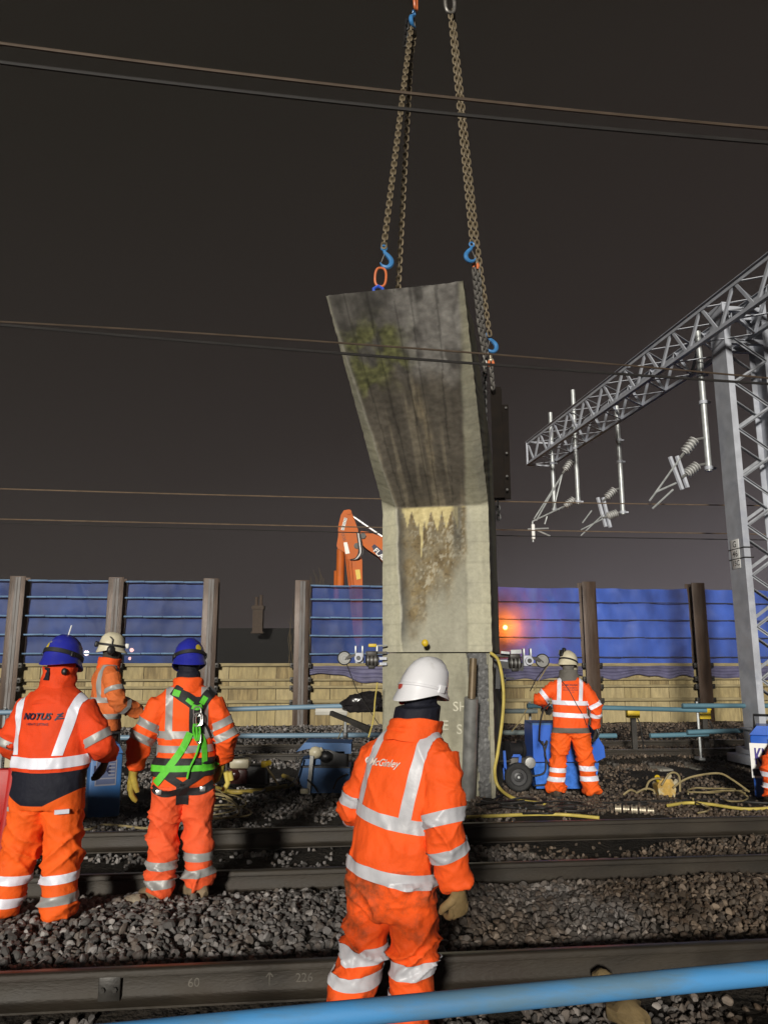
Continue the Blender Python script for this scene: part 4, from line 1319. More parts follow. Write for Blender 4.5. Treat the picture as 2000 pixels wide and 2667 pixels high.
# ------------------------------------------------------------------ track barriers of blue poles
def barrier(label, v, poles, posts, mat, clamps=()):
    p0 = atv(*posts[0][0], v)
    r = thing('track_barrier', label, 'barrier', V((p0.x, p0.y, 0)))
    for a, b, dv in poles:
        mb = MB(); mb.tube([atv(*a, v + dv), atv(*b, v + dv)], .04, 12); mb.build('pole', mat, r)
    for a, b in posts:
        q0, q1 = atv(*a, v + .05), atv(*b, v + .05)
        q1 = V((q0.x, q0.y, .02)); q0 = V((q0.x, q0.y, q0.z + .05))
        mb = MB(); mb.tube([q1, q0], .022, 8); mb.box(q1 + V((0, .05, .02)), (.1, .22, .04)); mb.build('post', m_galv2, r)
        for z in (.49, .91):
            mb = MB(); mb.box((q0.x, q0.y - .02, z), (.07, .09, .10), None, 0, .01); mb.build('clamp', m_black, r)
    return r
barrier('blue pole barrier along the far track on the right, ends overlapping', 13.2,
        [((1372, 1838), (1838, 1850), 0), ((1776, 1838), (2060, 1838), -.09), ((1381, 1919), (1604, 1916), 0), ((1692, 1916), (1843, 1912), 0), ((1789, 1907), (2060, 1899), -.09)],
        [((1379, 1835), 0), ((1814, 1835), 0)] and [((1379, 1835), (1379, 1960)), ((1814, 1835), (1814, 1985))], m_pole2)
barrier('faded pole barrier stub between the pier and the pump operator', 12.9,
        [((1180, 1852), (1398, 1852), 0), ((1180, 1908), (1398, 1908), 0)], [((1250, 1850), (1250, 1950))], M('grey_pole', (.13, .16, .16), .5, var=.2, bump=.05))
barrier('long pale blue pole barrier across the left half behind the workers', 13.2,
        [((-120, 1857), (420, 1849), 0), ((400, 1853), (990, 1836), .09), ((-120, 1925), (430, 1920), 0), ((420, 1918), (1010, 1914), .09)],
        [((15, 1850), (15, 1960)), ((418, 1850), (418, 1960)), ((900, 1838), (900, 1960))], M('pale_blue_pole', (.17, .27, .36), .45, var=.2, vs=3, bump=.05, stretch=(.3, 1, 1)))
# nearest pole in front of the photographer
pa, pb_ = at(-300, 2758, 1.86), at(2500, 2484, 2.12)
pole = MB(); pole.tube([pa.lerp(pb_, k / 12) for k in range(13)], .0275, 20)
ob = thing('handrail_pole', 'thick bright blue barrier pole crossing the bottom right corner', 'barrier pole', at(1700, 2550, 2.03))
pole.build('pole', m_pole, ob)
for px in (-260, 2440):
    q = pa.lerp(pb_, (px + 300) / 2800); mb = MB(); mb.tube([V((q.x, q.y + .05, 0)), V((q.x, q.y + .05, q.z + .05))], .022, 8); mb.build('post', m_galv2, ob)

# yellow boxes by the far track
for px, py, w, lab in ((1647, 1857, 34, 'yellow trackside box on a short dark stand, left of the two'), (1832, 1860, 32, 'yellow trackside box half hidden by overlapping blue poles')):
    c = atv(px, py, 14.1)
    r = thing('trackside_box', lab, 'box', V((c.x, c.y, 0)))
    mb = MB(); mb.box(c, (w * .0066, .14, .17), None, 0, .015); mb.box(c + V((0, 0, .09)), (w * .0072, .17, .03), None, 0, .008); mb.build('body', m_yell, r)
    mb = MB(); mb.box(V((c.x, c.y, (c.z - .08) / 2)), (.09, .08, c.z - .08)); mb.build('stand', m_dsteel, r)
    mb = MB(); mb.tube(smooth_path([c + V((.06, -.05, -.08)), c + V((.11, -.06, -.25)), c + V((.16, -.04, -c.z + .02))]), .012, 6); mb.build('cable', m_hoseB, r)

# ------------------------------------------------------------------ wire saws clamped to the pier
def wheel(mb_parent, c, r, w, axis, tyre_m, rim_m, nm='wheel'):
    axis = V(axis).normalized()
    q = axis.to_track_quat('Z', 'Y').to_matrix().to_4x4()
    T = Matrix.Translation(c) @ q
    mb = MB(); mb.lathe([(r * .62, -w * .42), (r * .86, -w * .5), (r * .97, -w * .38), (r, -w * .15), (r, w * .15), (r * .97, w * .38), (r * .86, w * .5), (r * .62, w * .42)], T, 28, closed=True)
    t = mb.build(nm, tyre_m, mb_parent)
    mb = MB(); mb.lathe([(0, w * .18), (r * .14, w * .18), (r * .16, w * .05), (r * .3, w * .02), (r * .34, w * .2), (r * .56, w * .2), (r * .62, w * .34), (r * .64, w * .34), (r * .64, -w * .34), (r * .5, -w * .2), (0, -w * .2)], T, 28)
    mb.build('rim', rim_m, t)
    mb = MB(); mb.lathe([(0, w * .3), (r * .08, w * .3), (r * .1, w * .1)], T, 10); mb.build('hub', m_galv2, t)
    return t
def saw(label, D, wx, wy, s, reach):
    c = at(wx, wy, D); r = thing('wire_saw', label, 'wire saw', V((c.x, c.y, 0)))
    m_disc = M('pulley_disc', (.20, .20, .19), .5, metal=.2, var=.25, bump=.1)
    Tq = Matrix.Translation(c + V((0, -.02, 0))) @ Matrix.Rotation(R(90), 4, 'X')
    mb = MB(); mb.tube([Tq @ V((.084 * math.cos(2 * math.pi * k / 28), .084 * math.sin(2 * math.pi * k / 28), 0)) for k in range(29)], .0105, 7, caps=False); wh = mb.build('wheel', m_rubber, r)
    mb = MB(); mb.lathe([(0, -.008), (.078, -.008), (.078, .008), (.060, .008), (.058, .003), (.022, .003), (.020, .012), (0, .012)], Tq, 28); mb.build('rim', m_disc, wh, ang=20)
    mb = MB(); mb.bar(Tq @ V((.012, -.02, .018)), Tq @ V((.075 * s, .055, .018)), .012, .01, (0, 1, 0)); mb.build('arm_bar', m_dsteel, wh)
    X = lambda dx, dz, dy=0: c + V((dx * s, dy, dz))
    mb = MB(); mb.bar(X(.03, 0, -.045), X(.17, .05, -.045), .02, .035); mb.build('wheel_arm', m_dsteel, r)
    mb = MB(); mb.box(X(.20, .0), (.11, .16, .14), None, 0, .012); mb.tube([X(.19, .0, -.14), X(.19, .0, -.04)], .052, 16); mb.build('gearbox', m_galv, r)
    mb = MB(); mb.tube([X(.19, .0, -.146), X(.19, .0, -.13)], .030, 14); mb.build('socket', m_black, r)
    for dx in (.15, .24):
        mb = MB(); mb.box(X(dx, .10), (.022, .10, .12), None, 0, .005); mb.build('lug', m_galv2, r)
    mb = MB(); mb.tube([X(.28, -.03), X(.30, -.03), X(.44, -.03), X(.45, -.03)], [.06, .078, .078, .05], 14); mb.box(X(.36, .055), (.14, .12, .07), None, 0, .012); mb.box(X(.36, -.10), (.09, .07, .08), None, 0, .012)
    mb.build('motor', m_dsteel, r)
    for k_ in range(3):
        mb = MB(); mb.lathe([(.080, -.006), (.084, -.004), (.084, .004), (.080, .006)], Matrix.Translation(X(.31 + .05 * k_, -.03)) @ Matrix.Rotation(R(90), 4, 'Y'), 16, closed=True); mb.build('cooling_rib', m_steel, r)
    for dz in (.07, -.005, -.075):
        mb = MB(); mb.bar(X(.28, dz, .05), X(reach, dz, .05), .05, .035); mb.build('guide_rail', m_galv if dz < .05 else m_dsteel, r)
    return r, X
sw1, X1 = saw('wire saw with a pulley wheel on the left side of the pier', 10.35, 897, 1714, 1, .56)
mb = MB(); mb.box(X1(.37, .165), (.11, .05, .045), None, 0, .012); mb.build('valve_handle', m_yell, sw1)
mb = MB(); mb.tube([X1(.42, .16), X1(.56, .165)], .012, 6); mb.tube([X1(.43, .16), X1(.43, .09)], .014, 6); mb.build('valve', m_galv2, sw1)
sw2, X2 = saw('wire saw with a pulley wheel on the right side of the pier', 10.35, 1411, 1721, -1, .66)
mb = MB(); mb.bar(X2(.25, -.09), X2(.66, -.03), .06, .09); mb.bar(X2(.58, -.05), X2(.60, -.36), .06, .075); mb.build('arm', m_black, sw2)
mb = MB(); mb.bar(X2(.38, -.225, -.02), X2(.56, -.225, -.02), .02, .02); mb.bar(X2(.5, -.17, -.02), X2(.5, -.28, -.02), .02, .02); mb.build('screw_handle', m_black, sw2)
mb = MB(); mb.bar(X2(.42, .115, -.06), X2(.28, .12, -.06), .03, .05); mb.bar(X2(.55, .11, -.06), X2(.44, .10, -.06), .05, .03); mb.build('cylinder', m_galv2, sw2)
mb = MB(); mb.tube([at(903, 1730, 10.35), at(930, 1800, 10.4), at(985, 1885, 10.45)], .006, 5); o = mb.build('saw_wire', m_hoseB, sw1)
for k in (0, 9):
    mb = MB(); mb.tube([at(1424 + k * .3, 1733, 10.35), at(1396 + k, 1768, 10.3), at(1380 + k, 1800, 10.3)], .007, 5); mb.build('saw_wire', m_hoseT if k else m_hoseB, sw2)
# yellow plug on the pier face
q = at(1106, 1675, 10.08)
mb = MB(); 
plug = thing('wall_plug', 'yellow round cap on a pin sticking out of the pier above the white helmet', 'plug', q)
mb.ball(q + V((0, -.06, 0)), (.045, .03, .048), 12); mb.build('cap', m_yell, plug)
mb = MB(); mb.tube([q + V((0, -.05, 0)), q + V((.035, .06, -.02))], .014, 8); mb.build('pin', m_galv2, plug)
# prop pipe leaning on the pier
a, b, c_ = gnd(1219, 2086, .0), at(1227, 1818, 9.72), at(1232, 1716, 9.82)
prop = thing('steel_prop', 'grey steel pipe prop standing against the stump of the pier', 'prop', a)
mb = MB(); mb.tube([a, a.lerp(b, .5), b], .088, 20); mb.build('outer_pipe', m_steel, prop)
mb = MB(); mb.tube([b - V((0, 0, .05)), c_], .048, 14); mb.build('inner_pipe', M('brown_pipe', (.13, .095, .055), .5, metal=.3, var=.3, bump=.1), prop)

# black plastic wrapped drum on a pole, left of the pier
c = at(944, 1834, 10.7)
bag = MB()
for i in range(19):
    th = math.pi * i / 18
    for j in range(28):
        ph = 2 * math.pi * j / 28
        d = V((math.sin(th) * math.cos(ph), math.sin(th) * math.sin(ph), math.cos(th)))
        rr = 1 + .16 * fbm(d.x * 2.4 + d.z, d.y * 2.4, d.z * 3 + 4, 4) - .12 * (1 - abs(noise.noise(d * 3.1))) ** 4
        q = V((d.x * .31, d.y * .2, max(-.10, d.z * (.17 + .05 * d.x)))) * rr
        bag.v.append(c + q)
for i in range(18):
    for j in range(28):
        bag.f.append((i * 28 + j, (i + 1) * 28 + j, (i + 1) * 28 + (j + 1) % 28, i * 28 + (j + 1) % 28)); bag.m.append(0)
tag(bag.build('plastic_wrap', M('black_polythene', (.016, .014, .015), .22, var=.3, bump=.4, bs=12, bd=.03), loc=c), 'black polythene wrapped bundle tied up left of the pier', 'bundle')
a, b = at(822, 1853, 10.8), at(905, 1853, 10.8)
tr_ = MB(); tr_.bar(a, b, .10, .09, mi=0, ch=.008); tr_.bar(a + V((0, -.055, 0)), b + V((0, -.055, 0)), .012, .02)
tag(tr_.build('light_batten', M('pale_trunking', (.40, .385, .34), .5, var=.15, bump=.05), loc=(a + b) / 2), 'short pale metal box beam sticking out left of the black bundle', 'beam')
a, b = at(862, 1857, 10.6), at(962, 1898, 10.3)
tr_ = MB(); tr_.bar(a, b, .06, .06); tr_.bar(a + V((.1, 0, -.04)), b + V((0, 0, -.05)), .03, .03)
tag(tr_.build('steel_strut', m_dsteel, loc=(a + b) / 2), 'dark sloping steel strut below the black bundle', 'strut')

# ------------------------------------------------------------------ machines
def loc0(px, py): return gnd(px, py, 0.0)
# blue power pack behind the pump operator
D = 10.95
base = at(1460, 2078, D); base.z = 0
pk = thing('power_pack', 'blue wheeled power pack behind the legs of the pump operator', 'machine', base)
xl, xm, xr = at(1386, 2000, D).x, at(1530, 2000, D).x, at(1568, 2000, D).x
z0, z1, z2 = .10, .36, .84
mb = MB(); mb.prism([(xl, z1), (xr - .10, z1), (xr + .02, z1 + .06), (xr + .01, z1 + .2), (xm + .10, z2 - .1), (xm + .02, z2), (xl, z2)], (0, D - .1, 0), (1, 0, 0), (0, 0, 1), (0, 1, 0), .62); mb.build('cover', m_blue, pk, ang=30)
mb = MB(); mb.prism([(xl + .02, .02), (xm + .06, .02), (xm + .12, z1 - .012), (xl - .01, z1 - .012)], (0, D - .13, 0), (1, 0, 0), (0, 0, 1), (0, 1, 0), .66); mb.build('tray', m_blueW, pk, ang=30)
mb = MB(); mb.box(((xl + xm) / 2, D + .2, z2 + .012), (xm - xl, .6, .022)); mb.build('lid', m_blueD, pk)
w = at(1350, 2040, D - .25)
wheel(pk, V((w.x, w.y, .185)), .185, .12, (0, -1, 0), m_rubber, M('dark_rim', (.05, .05, .052), .4, metal=.4, var=.2, bump=.05))
wheel(pk, V((w.x, w.y + .75, .185)), .185, .12, (0, -1, 0), m_rubber, m_dsteel)
q = at(1338, 1952, D - .1)
mb = MB(); mb.lathe([(0, -.12), (.125, -.12), (.125, -.08), (.09, -.08), (.09, .08), (.125, .08), (.125, .12), (0, .12)], Matrix.Translation(q) @ Matrix.Rotation(R(20), 4, 'Z') @ Matrix.Rotation(R(90), 4, 'Y'), 20); mb.build('fan_drum', m_black, pk)
mb = MB(); mb.lathe([(0, -.09), (.07, -.08), (.085, 0), (.07, .08), (0, .09)], Matrix.Translation(at(1378, 1985, D - .12)) @ Matrix.Rotation(R(90), 4, 'X'), 16); mb.build('silencer', m_steel, pk)
for a, b in (((1312, 1955), (1316, 2010)), ((1328, 1968), (1354, 1968)), ((1354, 1968), (1352, 1990)), ((1312, 2000), (1315, 2030))):
    mb = MB(); mb.bar(at(*a, D - .2), at(*b, D - .2), .035, .035); mb.build('frame_bar', m_blue, pk)
mb = MB(); mb.box(at(1345, 1990, D), (.26, .3, .22), None, 0, .03); mb.tube([at(1300, 1983, D - .15), at(1330, 1983, D - .15)], .02, 8); mb.build('engine', m_dsteel, pk)
for pts in ([(1412, 1930), (1420, 1970), (1418, 2010), (1395, 2020), (1385, 2020)], [(1425, 1930), (1418, 1965), (1432, 2000), (1442, 2030), (1425, 2042), (1392, 2046)], [(1405, 1928), (1415, 1940), (1424, 1928)]):
    mb = MB(); mb.tube(smooth_path([at(x, y, D - .18) for x, y in pts], 5), .012, 6); mb.build('hose', m_hoseB, pk)

# blue machine left of the pier
D = 10.5
b0 = at(850, 2068, D); b0.z = 0
mc = thing('mixer_machine', 'blue machine with a raised canopy between the left workers and the near man', 'machine', b0)
def AX(px, py, d=0): return at(px, py, D + d)
mb = MB(); mb.prism([((AX(*p).x), AX(*p).z) for p in ((773, 1957), (795, 1933), (885, 1934), (915, 1936), (915, 1962), (884, 1961), (860, 1952), (830, 1947), (800, 1950))], (0, D - .05, 0), (1, 0, 0), (0, 0, 1), (0, 1, 0), .55); mb.build('canopy', m_blueD, mc, ang=30)
mb = MB(); mb.prism([((AX(*p).x), max(.03, AX(*p).z)) for p in ((783, 1996), (912, 1998), (912, 2066), (800, 2066), (786, 2040), (779, 2015))], (0, D - .1, 0), (1, 0, 0), (0, 0, 1), (0, 1, 0), .6); mb.build('body', m_blueD, mc, ang=30)
mb = MB(); mb.prism([((AX(*p).x), AX(*p).z) for p in ((786, 1976), (836, 1975), (836, 1990), (784, 1992))], (0, D - .06, 0), (1, 0, 0), (0, 0, 1), (0, 1, 0), .5); mb.build('side_panel', m_blueD, mc, ang=30)
mb = MB(); mb.box(AX(868, 1975, .15), (.40, .4, .30), None, 0, .04); mb.ball(AX(850, 1970), (.12, .1, .09), 10); mb.build('engine', m_black, mc)
mb = MB(); mb.ball(AX(822, 1960, -.1), (.09, .07, .08), 10); mb.tube([AX(840, 1950, -.1), AX(826, 1960, -.1)], .03, 8); mb.build('cap', m_cream, mc)
mb = MB(); mb.bar(AX(813, 1968, -.16), AX(803, 2068, -.16), .045, .045); mb.build('support_leg', m_steel, mc)
mb = MB(); mb.box(AX(793, 2060, -.2), (.10, .08, .06), None, 0, .01); mb.build('foot', m_cream, mc)
for pts in ([(786, 1975), (778, 2010), (770, 2030), (750, 2045)], [(770, 1970), (776, 1985), (784, 1968), (800, 1966)], [(905, 2015), (880, 2030), (868, 2055)], [(800, 2030), (820, 2050), (828, 2064)]):
    mb = MB(); mb.tube(smooth_path([AX(x, y, -.2) for x, y in pts], 5), .012, 6); mb.build('hose', m_hoseB, mc)
mb = MB(); mb.bar(AX(782, 1997, -.11), AX(912, 1999, -.11), .01, .02); mb.build('trim', m_black, mc)

# small petrol engine set behind the man in the harness
D = 9.6
gn = at(628, 2050, D); gn.z = 0
gs = thing('generator', 'small dark generator with a cream fuel tank behind the harnessed man', 'generator', gn)
c = at(627, 1987, D); mb = MB(); mb.box(c, (.235, .2, .115), None, 0, .03); mb.tube([c + V((.0, 0, .06)), c + V((0, 0, .085))], .03, 12); mb.build('fuel_tank', m_cream, gs)
mb = MB(); mb.box(at(622, 2022, D), (.24, .22, .2), None, 0, .03); mb.ball(at(612, 2018, D - .1), (.07, .05, .07), 10); mb.build('engine', M('dark_red_engine', (.07, .015, .012), .35, var=.3, bump=.1, coat=.3), gs)
mb = MB(); mb.box(at(668, 2020, D + .05), (.26, .25, .26), None, 0, .03); mb.build('alternator', m_black, gs)
mb = MB()
for a, b in (((590, 2045), (700, 2045)), ((590, 1975), (590, 2045)), ((700, 1990), (700, 2045)), ((590, 1975), (640, 1970))):
    mb.tube([at(*a, D - .13), at(*b, D - .13)], .014, 6)
mb.build('frame', m_dsteel, gs)
c = at(691, 1990, D - .1); mb = MB(); mb.box(c, (.09, .08, .075), None, 0, .015); mb.tube([c, c + V((.06, -.04, .02))], .03, 10); mb.build('plug', m_yell, gs)
mb = MB(); mb.tube(smooth_path([c + V((.02, -.05, -.02)), at(710, 2020, D - .2), at(725, 2046, D - .3)]), .012, 6); mb.build('cable', m_hoseT, gs)

# blue boxes lettered KM
def km_box(label, c, sx, sy, h, yaw, plate_c, plate_face, pw, ph, back, fore, big):
    c = V(c); r = thing('equipment_box', label, 'equipment box', V((c.x, c.y, 0)))
    rz = Matrix.Rotation(yaw, 3, 'Z')
    mb = MB(); mb.box(c + V((0, 0, h * .44)), (sx, sy, h * .88), rz, 0, .03); bx = mb.build('body', m_blueD if back else m_blue, r)
    mb = MB(); top = [(-sx / 2, 0), (sx / 2, 0), (sx * .36, h * .13), (-sx * .36, h * .13)]
    mb.prism(top, c + V((0, 0, h * .882)) - rz @ V((0, sy * .45, 0)), rz @ V((1, 0, 0)), (0, 0, 1), rz @ V((0, 1, 0)), sy * .9); mb.build('lid', m_blueD if back else m_blue, r)
    mb = MB(); mb.tube([c + rz @ V((-sx * .4, 0, h * .95)), c + rz @ V((-sx * .4, 0, h * 1.15)), c + rz @ V((sx * .4, 0, h * 1.15)), c + rz @ V((sx * .4, 0, h * .95))], .018, 8); mb.build('handle', m_black, r)
    un = rz @ (V((0, -1, 0)) if plate_face == 'front' else V((1, 0, 0)) if plate_face == 'right' else V((-1, 0, 0)))
    ux = V((0, 0, 1)).cross(un)
    half = sy / 2 if plate_face == 'front' else sx / 2
    pc = c + un * (half + .003) + ux * plate_c[0] + V((0, 0, plate_c[1]))
    rot = Matrix((ux, -un, V((0, 0, 1)))).transposed()
    mb = MB(); mb.box(pc, (pw, .005, ph), rot); po = mb.build('name_plate', fore, bx, smooth=False)
    mb = MB(); mb.box(pc + un * .0022 + V((0, 0, -ph * .34)), (pw * .9, .004, ph * .2), rot); mb.build('plate_panel', back or m_navy, po, smooth=False)
    if back:
        mb = MB(); mb.box(pc + un * .0022 + V((0, 0, ph * .12)), (pw * .9, .004, ph * .62), rot); mb.build('plate_panel', back, po, smooth=False)
    text_mesh('KM', big, ux * (1 if back else .48), V((0, 0, 1)), pc + un * .0055 + ux * (-pw * .18 if back else -pw * .04) + V((0, 0, ph * .1)), m_navy2 if back else m_ltr, 'lettering', po, thick=2.5)
    if back:
        for k in range(4):
            mb = MB(); mb.box(pc + un * .0052 + ux * (pw * .27) + V((0, 0, ph * (.33 - .14 * k))), (pw * .3, .002, ph * .05), rot); mb.build('print_line', m_pale, po, smooth=False)
    return r
m_ltr = M('blue_lettering', (.03, .012, .20), .5, var=.1, bump=0)
m_navy2 = M('navy_lettering', (.010, .012, .05), .5, var=.1, bump=0)
m_pale = M('pale_print', (.20, .20, .24), .6, var=.1, bump=0)
m_plq = M('plate_blue_grey', (.07, .09, .17), .5, var=.1, bump=0)
q = gnd(262, 2136, 0)
km_box('dark blue box lettered KM beside the right hand of the leftmost man', V((q.x - .06, q.y + .2, 0.02)), .34, .42, .76, R(24), (.0, .47), 'front', .22, .27, m_plq, m_pale, .13)
q = gnd(2000, 2095, 0)
km_box('bright blue box lettered KM behind the orange legs at the right edge', V((q.x + .40, q.y + .42, 0.02)), .66, .5, .86, R(-25), (-.19, .45), 'front', .30, .42, None, m_white, .27)
hb = MB()
# red barrier at the left edge
q = at(12, 2080, 6.55)
rd = thing('plastic_barrier', 'red plastic barrier with a cream reflector at the left edge', 'barrier', V((q.x - .4, q.y, 0)))
mb = MB(); mb.box((q.x - .47, 6.6, .62), (1.0, .07, .42), None, 0, .03); mb.box((q.x - .47, 6.6, .22), (1.0, .06, .14), None, 0, .025); mb.build('panel', m_red, rd)
for dx in (-.02, -.9):
    mb = MB(); mb.tube([(q.x + dx, 6.6, .02), (q.x + dx + .03, 6.6, .4), (q.x + dx + .06, 6.6, .84)], .045, 10); mb.box((q.x + dx, 6.6, .03), (.12, .5, .05), None, 0, .015); mb.build('leg', m_red, rd)
mb = MB(); mb.box((at(24, 1975, 6.53).x, 6.545, at(24, 1975, 6.53).z), (.075, .02, .15), None, 0, .008); mb.build('reflector', m_cream, rd)

# splitter box with looping cables, couplings on the ground
q = at(1729, 2050, 10.35)
sp = thing('splitter_box', 'yellow cable splitter box with looping cables right of the pump operator', 'splitter box', V((q.x, q.y, 0)))
mb = MB(); mb.prism([(-.10, -.12), (.09, -.12), (.115, -.02), (.07, .1), (-.07, .11), (-.12, .02)], q + V((0, -.1, .01)), (1, 0, 0), (0, 0, 1), (0, 1, 0), .2); mb.build('body', M('dirty_amber', (.42, .26, .05), .55, var=.35, vs=14, bump=.15, col2=(.45, .40, .25), c2=(.5, .62), c2s=8), sp, ang=25)
for dx, dz in ((-.09, .09), (.03, .11), (.10, .04)):
    mb = MB(); mb.tube([q + V((dx, -.06, dz)), q + V((dx * 1.3, -.10, dz + .05))], .032, 10); mb.build('socket', m_yell if dx < 0 else m_cream, sp)
for pts in ([(1680, 2058), (1690, 2035), (1710, 2027), (1722, 2030)], [(1722, 2045), (1740, 2018), (1755, 2012), (1768, 2024), (1770, 2062)], [(1752, 2052), (1775, 2034), (1810, 2021), (1870, 2014), (1905, 2030), (1950, 2062)], [(1655, 2066), (1680, 2054), (1700, 2058), (1704, 2068)], [(1622, 2070), (1640, 2058), (1655, 2062)]):
    mb = MB(); mb.tube(smooth_path([at(x, y, 10.2) for x, y in pts], 6), .013, 6); mb.build('cable', m_hoseT, sp)
a, b = gnd(1600, 2106, .05), gnd(1706, 2112, .05)
cp = thing('hose_coupling', 'row of muddy metal hose couplings lying on the stone', 'hose coupling', a)
n = 5
for k in range(n):
    p0, p1 = a.lerp(b, k / n + .015), a.lerp(b, (k + .82) / n)
    mb = MB(); rr = [.052, .045, .055, .04, .035][k]
    mb.tube([p0, p0.lerp(p1, .25), p0.lerp(p1, .3), p0.lerp(p1, .7), p0.lerp(p1, .75), p1], [rr, rr, rr * .72, rr * .72, rr, rr], 12); mb.build('ferrule', m_brass, cp)

# ------------------------------------------------------------------ hoses and cables
def hose(label, pts, r, mat, cat='hose', nm='hose', k=8):
    P = smooth_path(pts, k); mb = MB(); mb.tube(P, r, 8)
    o = mb.build(nm, mat, loc=P[len(P) // 2]); return tag(o, label, cat)
G = lambda x, y, z=.035: gnd(x, y, z)
A_ = lambda x, y, D: at(x, y, D)
hose('yellow hose hanging down the right edge of the pier to the ground', [A_(1276, 1699, 9.95), A_(1298, 1722, 9.95), A_(1310, 1790, 9.93), A_(1309, 1860, 9.9), A_(1296, 1960, 9.85), A_(1288, 2010, 9.82), A_(1300, 2052, 9.75), G(1345, 2082), G(1420, 2094)], .020, m_hoseY)
hose('yellow hose on the stone in front of the pier', [G(1215, 2128), G(1310, 2124), G(1390, 2121), G(1470, 2122), G(1560, 2130)], .018, m_hoseY)
hose('yellow hose crossing the stone at the right edge', [G(1738, 2098), G(1790, 2091), G(1850, 2095), G(1910, 2104), G(1960, 2107), G(2060, 2101)], .018, m_hoseY)
hose('thin yellow hose lying behind the feet of the two left workers', [G(190, 2158), G(232, 2160), G(270, 2148), G(330, 2152), G(385, 2157), G(470, 2150)], .012, m_hoseT)
hose('thick dirty yellow hose curling on the ground behind the harnessed man', [G(545, 2046, .05), G(600, 2062, .05), G(660, 2060, .05), G(725, 2051, .05), G(768, 2044, .05), G(764, 2032, .05), G(738, 2020, .05)], .03, M('dirty_yellow_hose', (.26, .19, .035), .55, var=.3, vs=12, bump=.1))
hose('pale cable dropping beside the left edge of the pier', [A_(983, 1778, 10.0), A_(977, 1820, 9.95), A_(972, 1875, 9.9), A_(960, 1920, 9.9)], .009, m_hoseY, 'cable', 'cable')
hose('thin wire hanging under the black bundle', [A_(897, 1870, 10.5), A_(892, 1895, 10.5), A_(880, 1925, 10.5)], .006, m_hoseT, 'cable', 'cable')
coil = thing('cable_coil', 'loose coil of tan cable on the ground right of the harnessed man', 'cable coil', G(590, 2110))
rc = random.Random(4)
for k in range(6):
    cx, cy, rx, ry = 560 + rc.uniform(-25, 30), 2100 + rc.uniform(-22, 22), 60 + rc.uniform(-18, 22), 22 + rc.uniform(-8, 8)
    pts = [G(cx + rx * math.cos(a) + 6 * math.sin(3 * a), cy + ry * math.sin(a), .03 + .06 * abs(math.sin(a * 1.5 + k))) for a in [2 * math.pi * i / 12 for i in range(13)]]
    mb = MB(); mb.tube(smooth_path(pts, 4), .0085, 6); mb.build('loop', m_hoseT, coil)
for i, (lab, pts) in enumerate((
    ('black cables on the stone running right from the feet of the pump operator', [(1340, 2092), (1420, 2104), (1500, 2098), (1570, 2106), (1640, 2096)]),
    ('long black cable sagging across the dark stone at the right', [(1560, 2092), (1680, 2088), (1790, 2084), (1880, 2082), (1960, 2090), (2060, 2094)]),
    ('black cable looping in front of the wheel of the blue power pack', [(1330, 2088), (1380, 2086), (1440, 2096), (1480, 2092), (1540, 2100)]),
    ('black cable behind the couplings', [(1430, 2110), (1520, 2112), (1600, 2098), (1690, 2094)]))):
    hose(lab, [G(*p, .03) for p in pts], .014, m_hoseB, 'cable', 'cable')
hose('black lead from the hand of the pump operator down to the power pack', [A_(1432, 1832, 9.95), A_(1415, 1850, 9.98), A_(1406, 1885, 10.0), A_(1403, 1930, 10.2)], .012, m_hoseB, 'cable', 'control_lead')
hose('thin rope slanting behind the pump operator', [A_(1372, 1845, 12.6), A_(1352, 1880, 12.5), A_(1332, 1905, 12.4)], .009, m_hoseT, 'rope', 'rope')
rq = random.Random(12)
for i, (lab, cx, cy, wd, n_, r_, mt, z_) in enumerate((
    ('heap of black hoses on the ground between the harnessed man and the blue machine', 690, 2062, 70, 7, .013, m_hoseB, .03),
    ('heap of dark cables by the boots of the pump operator', 1440, 2096, 110, 9, .012, m_hoseB, .025),
    ('tangle of muddy leads on the stone right of the yellow splitter box', 1840, 2075, 90, 6, .010, m_hoseT, .03))):
    hp0 = thing('hose_heap', lab, 'hoses', G(cx, cy))
    for k in range(n_):
        x, y = cx + rq.uniform(-wd, wd), cy + rq.uniform(-14, 14)
        pts = []
        a = rq.uniform(0, 6.28)
        for j in range(6):
            a += rq.uniform(-1.1, 1.1); x += math.cos(a) * wd * .38; y += math.sin(a) * 9
            pts.append(G(x, min(2118, max(2040, y)), z_ + rq.uniform(0, .05)))
        mb = MB(); mb.tube(smooth_path(pts, 5), r_, 6); mb.build('hose', mt, hp0)
# brown boulder and offcut by the near rail
for lab, px, py, s, mat in (('brown boulder under the blue pole at the bottom right', 1640, 2640, .085, M('brown_stone', (.15, .105, .045), .85, var=.3, vs=9, bump=.6, bs=30)), ('yellow-brown stone on the near rail foot just above the blue pole', 1570, 2545, .05, MATS['brown_stone'] if 'brown_stone' in MATS else None), ('dusty rounded clod by the left boot of the harnessed man', 352, 2352, .075, M('dusty_stone', (.26, .22, .16), .9, var=.3, vs=14, bump=.8, bs=40))):
    mat = mat or MATS['brown_stone']
    p = gnd(px, py, .05); mb = MB(); mb.ball(p, (s * 1.2, s, s * .8), 16)
    mb.v = [p + (q - p) * (1 + .45 * fbm((q - p).x * 14, (q - p).y * 14, (q - p).z * 14, 3)) for q in mb.v]
    tag(mb.build('boulder', mat, loc=p), lab, 'stone')

